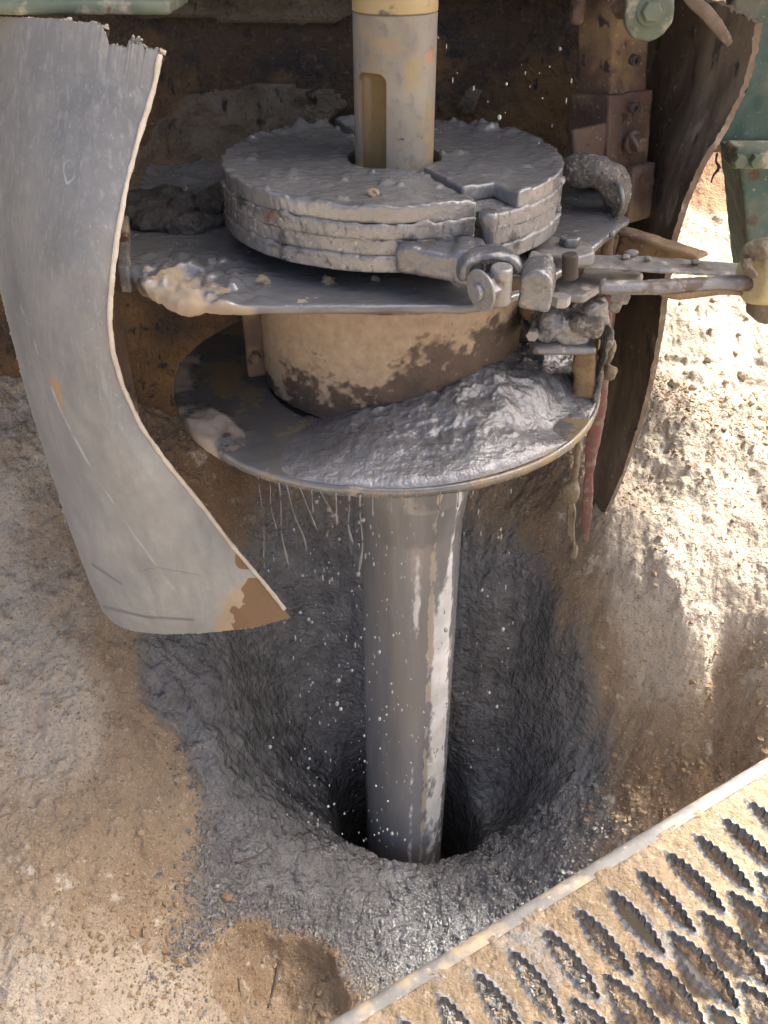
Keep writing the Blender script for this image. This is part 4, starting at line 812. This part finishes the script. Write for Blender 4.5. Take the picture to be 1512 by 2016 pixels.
# sacking and rope wrapped round the lever end
wr = thing('rope_wrap', 'dirty rope and pale sacking wrapped round the end of the lever', 'rope', P(1510, 590, Y=1.15))
coat('sacking', tube([P(1478, 548, Y=1.14), P(1500, 545, Y=1.145), P(1545, 540, Y=1.15)], [.031, .036, .04], 20, 1.1, sub=3), 'straw', wr, .004, .002, 40, 50, fn=lambda V, N: .003 * fbm(V * np.array([1, .3, .3]), 70, 3, 6))
for k in range(4):
    coat('rope_turn', tube([P(1466 + 10 * k, 508 - 3 * k, Y=1.13 - .004 * k), P(1482 + 10 * k, 492 - 3 * k, Y=1.14), P(1505 + 8 * k, 486, Y=1.16), P(1530 + 8 * k, 492, Y=1.18)], [.010, .012, .012, .010], 10, sub=4), 'rope', wr, .0034, .0016, 90, 51 + k)
coat('rope_tail', tube([P(1470, 510, Y=1.125), P(1472, 530, Y=1.115), P(1490, 545, Y=1.10)], [.008, .007, .005], 10, sub=4), 'rope', wr, .003, .0012, 90, 56)
coat('rope_end', rock(P(1520, 590, Y=1.15), (.035, .03, .03), 3, .3, 3), 'rubdark', wr, .004, .002, 60, 57)
# ================================================================== STRAP, TWINE, HANGING ROD
st = [P(1196, 560, Y=1.30), P(1192, 660, Y=1.30), P(1186, 740, Y=1.31), P(1176, 820, Y=1.32), P(1166, 880, Y=1.33), P(1160, 930, Y=1.34), P(1156, 1000, Y=1.36), P(1152, 1068, Y=1.38)]
o = coat('red_strap', tube(st, [.009, .010, .012, .014, .013, .009, .011, .006], 10, .45, up=(0, 1, 0), sub=5), 'red', None, .003, .0015, 60, 58); tag(o, 'faded red strap hanging between the disc and the dark curtain', 'strap')
coat('strap_knot', join(rock(P(1200, 690, Y=1.29), (.010, .012, .022), 3, .35, 2), rock(P(1200, 735, Y=1.29), (.013, .012, .014), 3, .4, 5)), 'rope', o, .003, .002, 80, 59)
tw = thing('twine', 'frayed muddy twine with a knot dangling under the disc rim', 'twine', P(1130, 1105, Y=1.30))
coat('strand', join(tube([P(1140, 860, Y=1.27), P(1134, 920, Y=1.28), P(1130, 950, Y=1.285)], [.005, .006, .007], 8, sub=4), rock(P(1124, 968, Y=1.285), (.016, .014, .024), 3, .3, 7)), 'rope', tw, .003, .0018, 80, 60)
for k, (dx, L) in enumerate(((0, 80), (6, 105), (-5, 70))):
    mk('loose_end', *tube([P(1124 + dx * .3, 985, Y=1.285), P(1125 + dx, 1010, Y=1.28), P(1123 + dx * .8, 1040, Y=1.285), P(1126 + dx, 985 + L, Y=1.285)], [.004, .003, .003, .0025], 7, sub=4), 'rope', tw)
coat('tuft', rock(P(1130, 1088, Y=1.285), (.008, .008, .018), 3, .5, 8), 'rope', tw, .003, .003, 90, 61)
hr_ = coat('hanger_strip', tube([P(1198, 440, Y=1.42), P(1190, 560, Y=1.42), P(1180, 640, Y=1.42), P(1172, 700, Y=1.43)], [.012, .011, .011, .010], 8, .5, up=(0, 1, 0), sub=3), 'rust', None, .0035, .001, 60, 62)
tag(hr_, 'thin rusty hanger strip below the pointed corner of the table plate', 'hanger')
bp = coat('backing_plate', box((P(1130, 620, Y=1.5)[0], 1.52, P(1130, 620, Y=1.5)[2] + .0), (.16, .014, .30), (0, 0, 0), .003), 'post', None, .005, .001, 50, 63)
tag(bp, 'brown steel backing plate behind the clamp lever, below the table plate', 'steel plate')
# ================================================================== STEP GRATING in the foreground
HG = 1.22; A0, B0 = P(690, 2016, h=HG), P(1512, 1512, h=HG); ZG = CAMZ - HG
eu = (B0 - A0) / np.linalg.norm(B0 - A0); ev = np.array([eu[1], -eu[0], 0])       # ev points from the nosing into the step
LU0, LU1, LV = -.5, 1.25, .50
stp = .0024
us = np.arange(LU0, LU1 + 1e-6, stp); vs2 = np.arange(.0, LV, stp); U_, V_ = np.meshgrid(us, vs2)
pit, rowp = .060, .100
def sdf(u, v):
    d = np.full(u.shape, 1.0)
    for k in range(6):
        vc = .086 + rowp * k; off = (k % 2) * pit / 2; a = .062 if k else .057
        b = .0125 if k == 0 else .0190
        du = (u - off + pit / 2) % pit - pit / 2; w = np.clip(1 - ((v - vc) / a) ** 2, 0, None)
        lens = np.abs(du) - b * w ** .9 - .0016 * np.sin(2 * np.pi * v / .0125) * (w > 0); out = np.abs(v - vc) - a
        d = np.minimum(d, np.where(out > 0, np.hypot(out, np.abs(du)), lens))
    return d
g = sdf(U_, V_); keep = g > 0
ug, vg = U_.copy(), V_.copy(); e = 1e-4
for _ in range(3):
    s_ = sdf(ug, vg); gx_ = (sdf(ug + e, vg) - sdf(ug - e, vg)) / (2 * e); gy_ = (sdf(ug, vg + e) - sdf(ug, vg - e)) / (2 * e); gl = gx_ ** 2 + gy_ ** 2 + 1e-6
    mv = (np.abs(g) < stp * .75)
    ug = np.where(mv, ug - np.clip(s_ * gx_ / gl, -stp * .5, stp * .5), ug); vg = np.where(mv, vg - np.clip(s_ * gy_ / gl, -stp * .5, stp * .5), vg)
inside = g > -stp * .75
ny_, nx2 = U_.shape; ii = np.arange(ny_ * nx2).reshape(ny_, nx2)
q4 = np.stack([ii[:-1, :-1], ii[:-1, 1:], ii[1:, 1:], ii[1:, :-1]], -1).reshape(-1, 4)
cen = (g.ravel()[q4]).mean(1); allin = inside.ravel()[q4].all(1)
q4 = q4[(cen > 0) & allin]
sg_ = np.clip(sdf(ug, vg), 0, 1).ravel(); uf, vf = ug.ravel(), vg.ravel()
w3 = np.c_[uf, vf, 0 * uf]
teeth = (.5 + .5 * np.sin(2 * np.pi * vf / .0125 + 1.5)); ze = np.exp(-(sg_ / .0028) ** 2) * (.0028 + .0042 * teeth) * sstep(.0, .02, vf)
# each strand sags between the openings of the inner rows
sag = -.014 * sstep(.10, .20, vf) * sstep(.0, .010, sg_) * (.5 + .5 * np.cos(2 * np.pi * (vf - .086) / rowp))
cakeg = .0022 * fbm(w3, 45, 4, 70) + .0015 * fbm(w3, 130, 2, 71) + .003 * sstep(.2, .5, fbm(w3, 30, 3, 72))
zg = ze + sag + cakeg * sstep(.002, .008, sg_)
Vg = np.array([A0[0], A0[1], ZG])[None] + uf[:, None] * eu[None] + vf[:, None] * ev[None] + zg[:, None] * np.array([0, 0, 1])
# turn the rims of the openings down
ed = np.sort(np.vstack([q4[:, [0, 1]], q4[:, [1, 2]], q4[:, [2, 3]], q4[:, [3, 0]]]), 1)
key, cnt = np.unique(ed[:, 0].astype(np.int64) * (ny_ * nx2) + ed[:, 1], return_counts=True)
be = key[cnt == 1]; be = np.stack([be // (ny_ * nx2), be % (ny_ * nx2)], 1)
bv = np.unique(be); mp_ = {int(v): i for i, v in enumerate(bv)}; base_n = len(Vg)
low = Vg[bv].copy(); low[:, 2] = ZG - .016; Vg = np.vstack([Vg, low])
sk = np.array([(a, b, base_n + mp_[int(b)], base_n + mp_[int(a)]) for a, b in be])
FG = np.vstack([q4, sk]); used = np.unique(FG); rem = -np.ones(len(Vg), int); rem[used] = np.arange(len(used)); Vg = Vg[used]; FG = rem[FG]
mg = np.r_[.60 * sstep(.001, .009, sg_) + .75 * fbm(w3, 14, 4, 73) * .55 + .12 - .35 * sstep(.14, .24, vf) * sstep(.35, -.1, fbm(w3, 9, 3, 75)), np.full(len(low), .15)][used]
gt = thing('step_grating', 'mud-caked galvanised step grating with rows of serrated slots', 'step grating', tuple(A0 + eu * .35 + ev * .2 - np.array([0, 0, .06])))
mk('tread', Vg, FG, 'grate', gt, True, attrs={'mask': mg})
pr = []
for k in range(9): a = R(90 + 90 * k / 8); pr.append((-.004 + .017 * math.cos(a), -.017 + .017 * math.sin(a)))
pr = [(.006, .0006)] + pr + [(-.021, -.065), (-.016, -.065), (-.016, -.018)]
ns = 260; uu = np.linspace(LU0, LU1, ns); Vn = []
for u_ in uu:
    for dv_, dz_ in pr: Vn.append(A0 + eu * u_ + ev * dv_ + np.array([0, 0, dz_ + .0016]))
Vn = np.array(Vn); Vn += (.0013 * fbm(Vn, 40, 3, 74))[:, None] * np.array([0, 0, 1])
kk = len(pr); Fn = [(i * kk + j, (i + 1) * kk + j, (i + 1) * kk + j + 1, i * kk + j + 1) for i in range(ns - 1) for j in range(kk - 1)]
mk('nosing', Vn, Fn, 'nosing', gt, True)
for u_ in (-.2, .45, 1.1): mk('bearer', *box(A0 + eu * u_ + ev * .25 - np.array([0, 0, .055]), (.02, .5, .06), (0, 0, math.atan2(eu[1], eu[0])), .002), 'nosing', gt, 'auto')
# ================================================================== STONES, CLODS, TWIGS on the ground
spots = [(1328, 757, .024), (1365, 765, .015), (1462, 742, .022), (1492, 845, .030), (1447, 700, .014), (1480, 795, .017), (1395, 712, .018), (1340, 600, .012), (1405, 592, .016), (1500, 620, .030), (1430, 752, .012), (1352, 735, .016), (1495, 805, .012), (1455, 660, .012), (1400, 650, .012), (1375, 630, .010), (1470, 630, .011)]
lbl = {0: 'round tan stone with a smaller one touching it, beside the dark curtain', 3: 'large rounded tan stone half sunk in the pale sand', 9: 'orange-tinted clod lying below the rope-wrapped lever end'}
for i, (px, py, s) in enumerate(spots):
    q = hit(px, py); V, F = rock((0, 0, 0), (s * .62, s * .55, s * .45), 3, .45, i + 40, i * 2.1, 2.0)
    o = mk('stone', V + q + (0, 0, s * .14), F, 'stone', None, True)
    tag(o, lbl.get(i, 'small pale pebble scattered on the sunlit sand'), 'stone', 'stones on the sunlit sand')
q = hit(447, 1772); o = coat('mud_clod', rock(q + (0, 0, .004), (.013, .011, .010), 3, .4, 77), 'foam', None, .003, .002, 100, 5); tag(o, 'rusty brown crumb on the wet chips left of the bore', 'clod')
def twig(pxs, r, lab):
    pts = [hit(*p) + np.array([0, 0, r * 1.2]) for p in pxs]; o = mk('twig', *tube(pts, [r, r * .9, r * .5][:len(pts)] if len(pts) == 3 else r, 7, sub=4), 'twig', None, True); tag(o, lab, 'twig')
twig([(548, 1905), (540, 1950), (528, 1990)], .0035, 'dark twig lying in the sandy hollow by the step grating')
twig([(465, 1702), (500, 1690), (535, 1672)], .0025, 'grey twig half buried in wet chips beside the bore')
twig([(470, 1930), (473, 1955), (476, 1968)], .002, 'short black root stub in the tan hollow')
o = mk('root', *tube([P(1412, 302, Y=1.98), P(1410, 318, Y=1.98), P(1416, 330, Y=1.97), P(1405, 345, Y=1.98), P(1400, 360, Y=1.98)], [.003, .0024, .004, .0026, .0015], 6, sub=3), 'twig', None); tag(o, 'thin dark root dangling under the green panel', 'root')
# ================================================================== FALLING SLURRY DROPS
Vs, Fs, n0 = [], [], 0; bV, bF = ico(2); bF = np.array(bF)
for k in range(420):
    r0 = rng.random()
    if r0 < .62: px, py, Yd = rng.normal(665, 70), 960 + 720 * rng.random() ** .8, rng.uniform(1.03, 1.22)
    elif r0 < .85: px, py, Yd = rng.uniform(740, 880), 1000 + 680 * rng.random(), rng.uniform(1.02, 1.22)
    elif r0 < .97: px, py, Yd = rng.uniform(890, 1010), 960 + 600 * rng.random(), rng.uniform(1.1, 1.3)
    else: px, py, Yd = rng.uniform(860, 1130), 60 + 230 * rng.random(), rng.uniform(1.2, 1.5)
    c = P(px, py, Y=Yd); s = .0005 + .0011 * rng.exponential(.7); s = min(s, .0038); st_ = rng.uniform(1.2, 5.0) if s < .0016 else rng.uniform(1, 1.7)
    if c[2] < gz(c[0], c[1]) + .01: continue
    Vs.append(bV * np.array([s, s, s * st_]) + c); Fs.append(bF + n0); n0 += len(bV)
o = mk('falling_drops', np.vstack(Vs), np.vstack(Fs), 'drop', None, True, (0, 0, 0)); tag(o, 'pale slurry drops falling in front of the casing pipe', 'drops', kind='stuff')
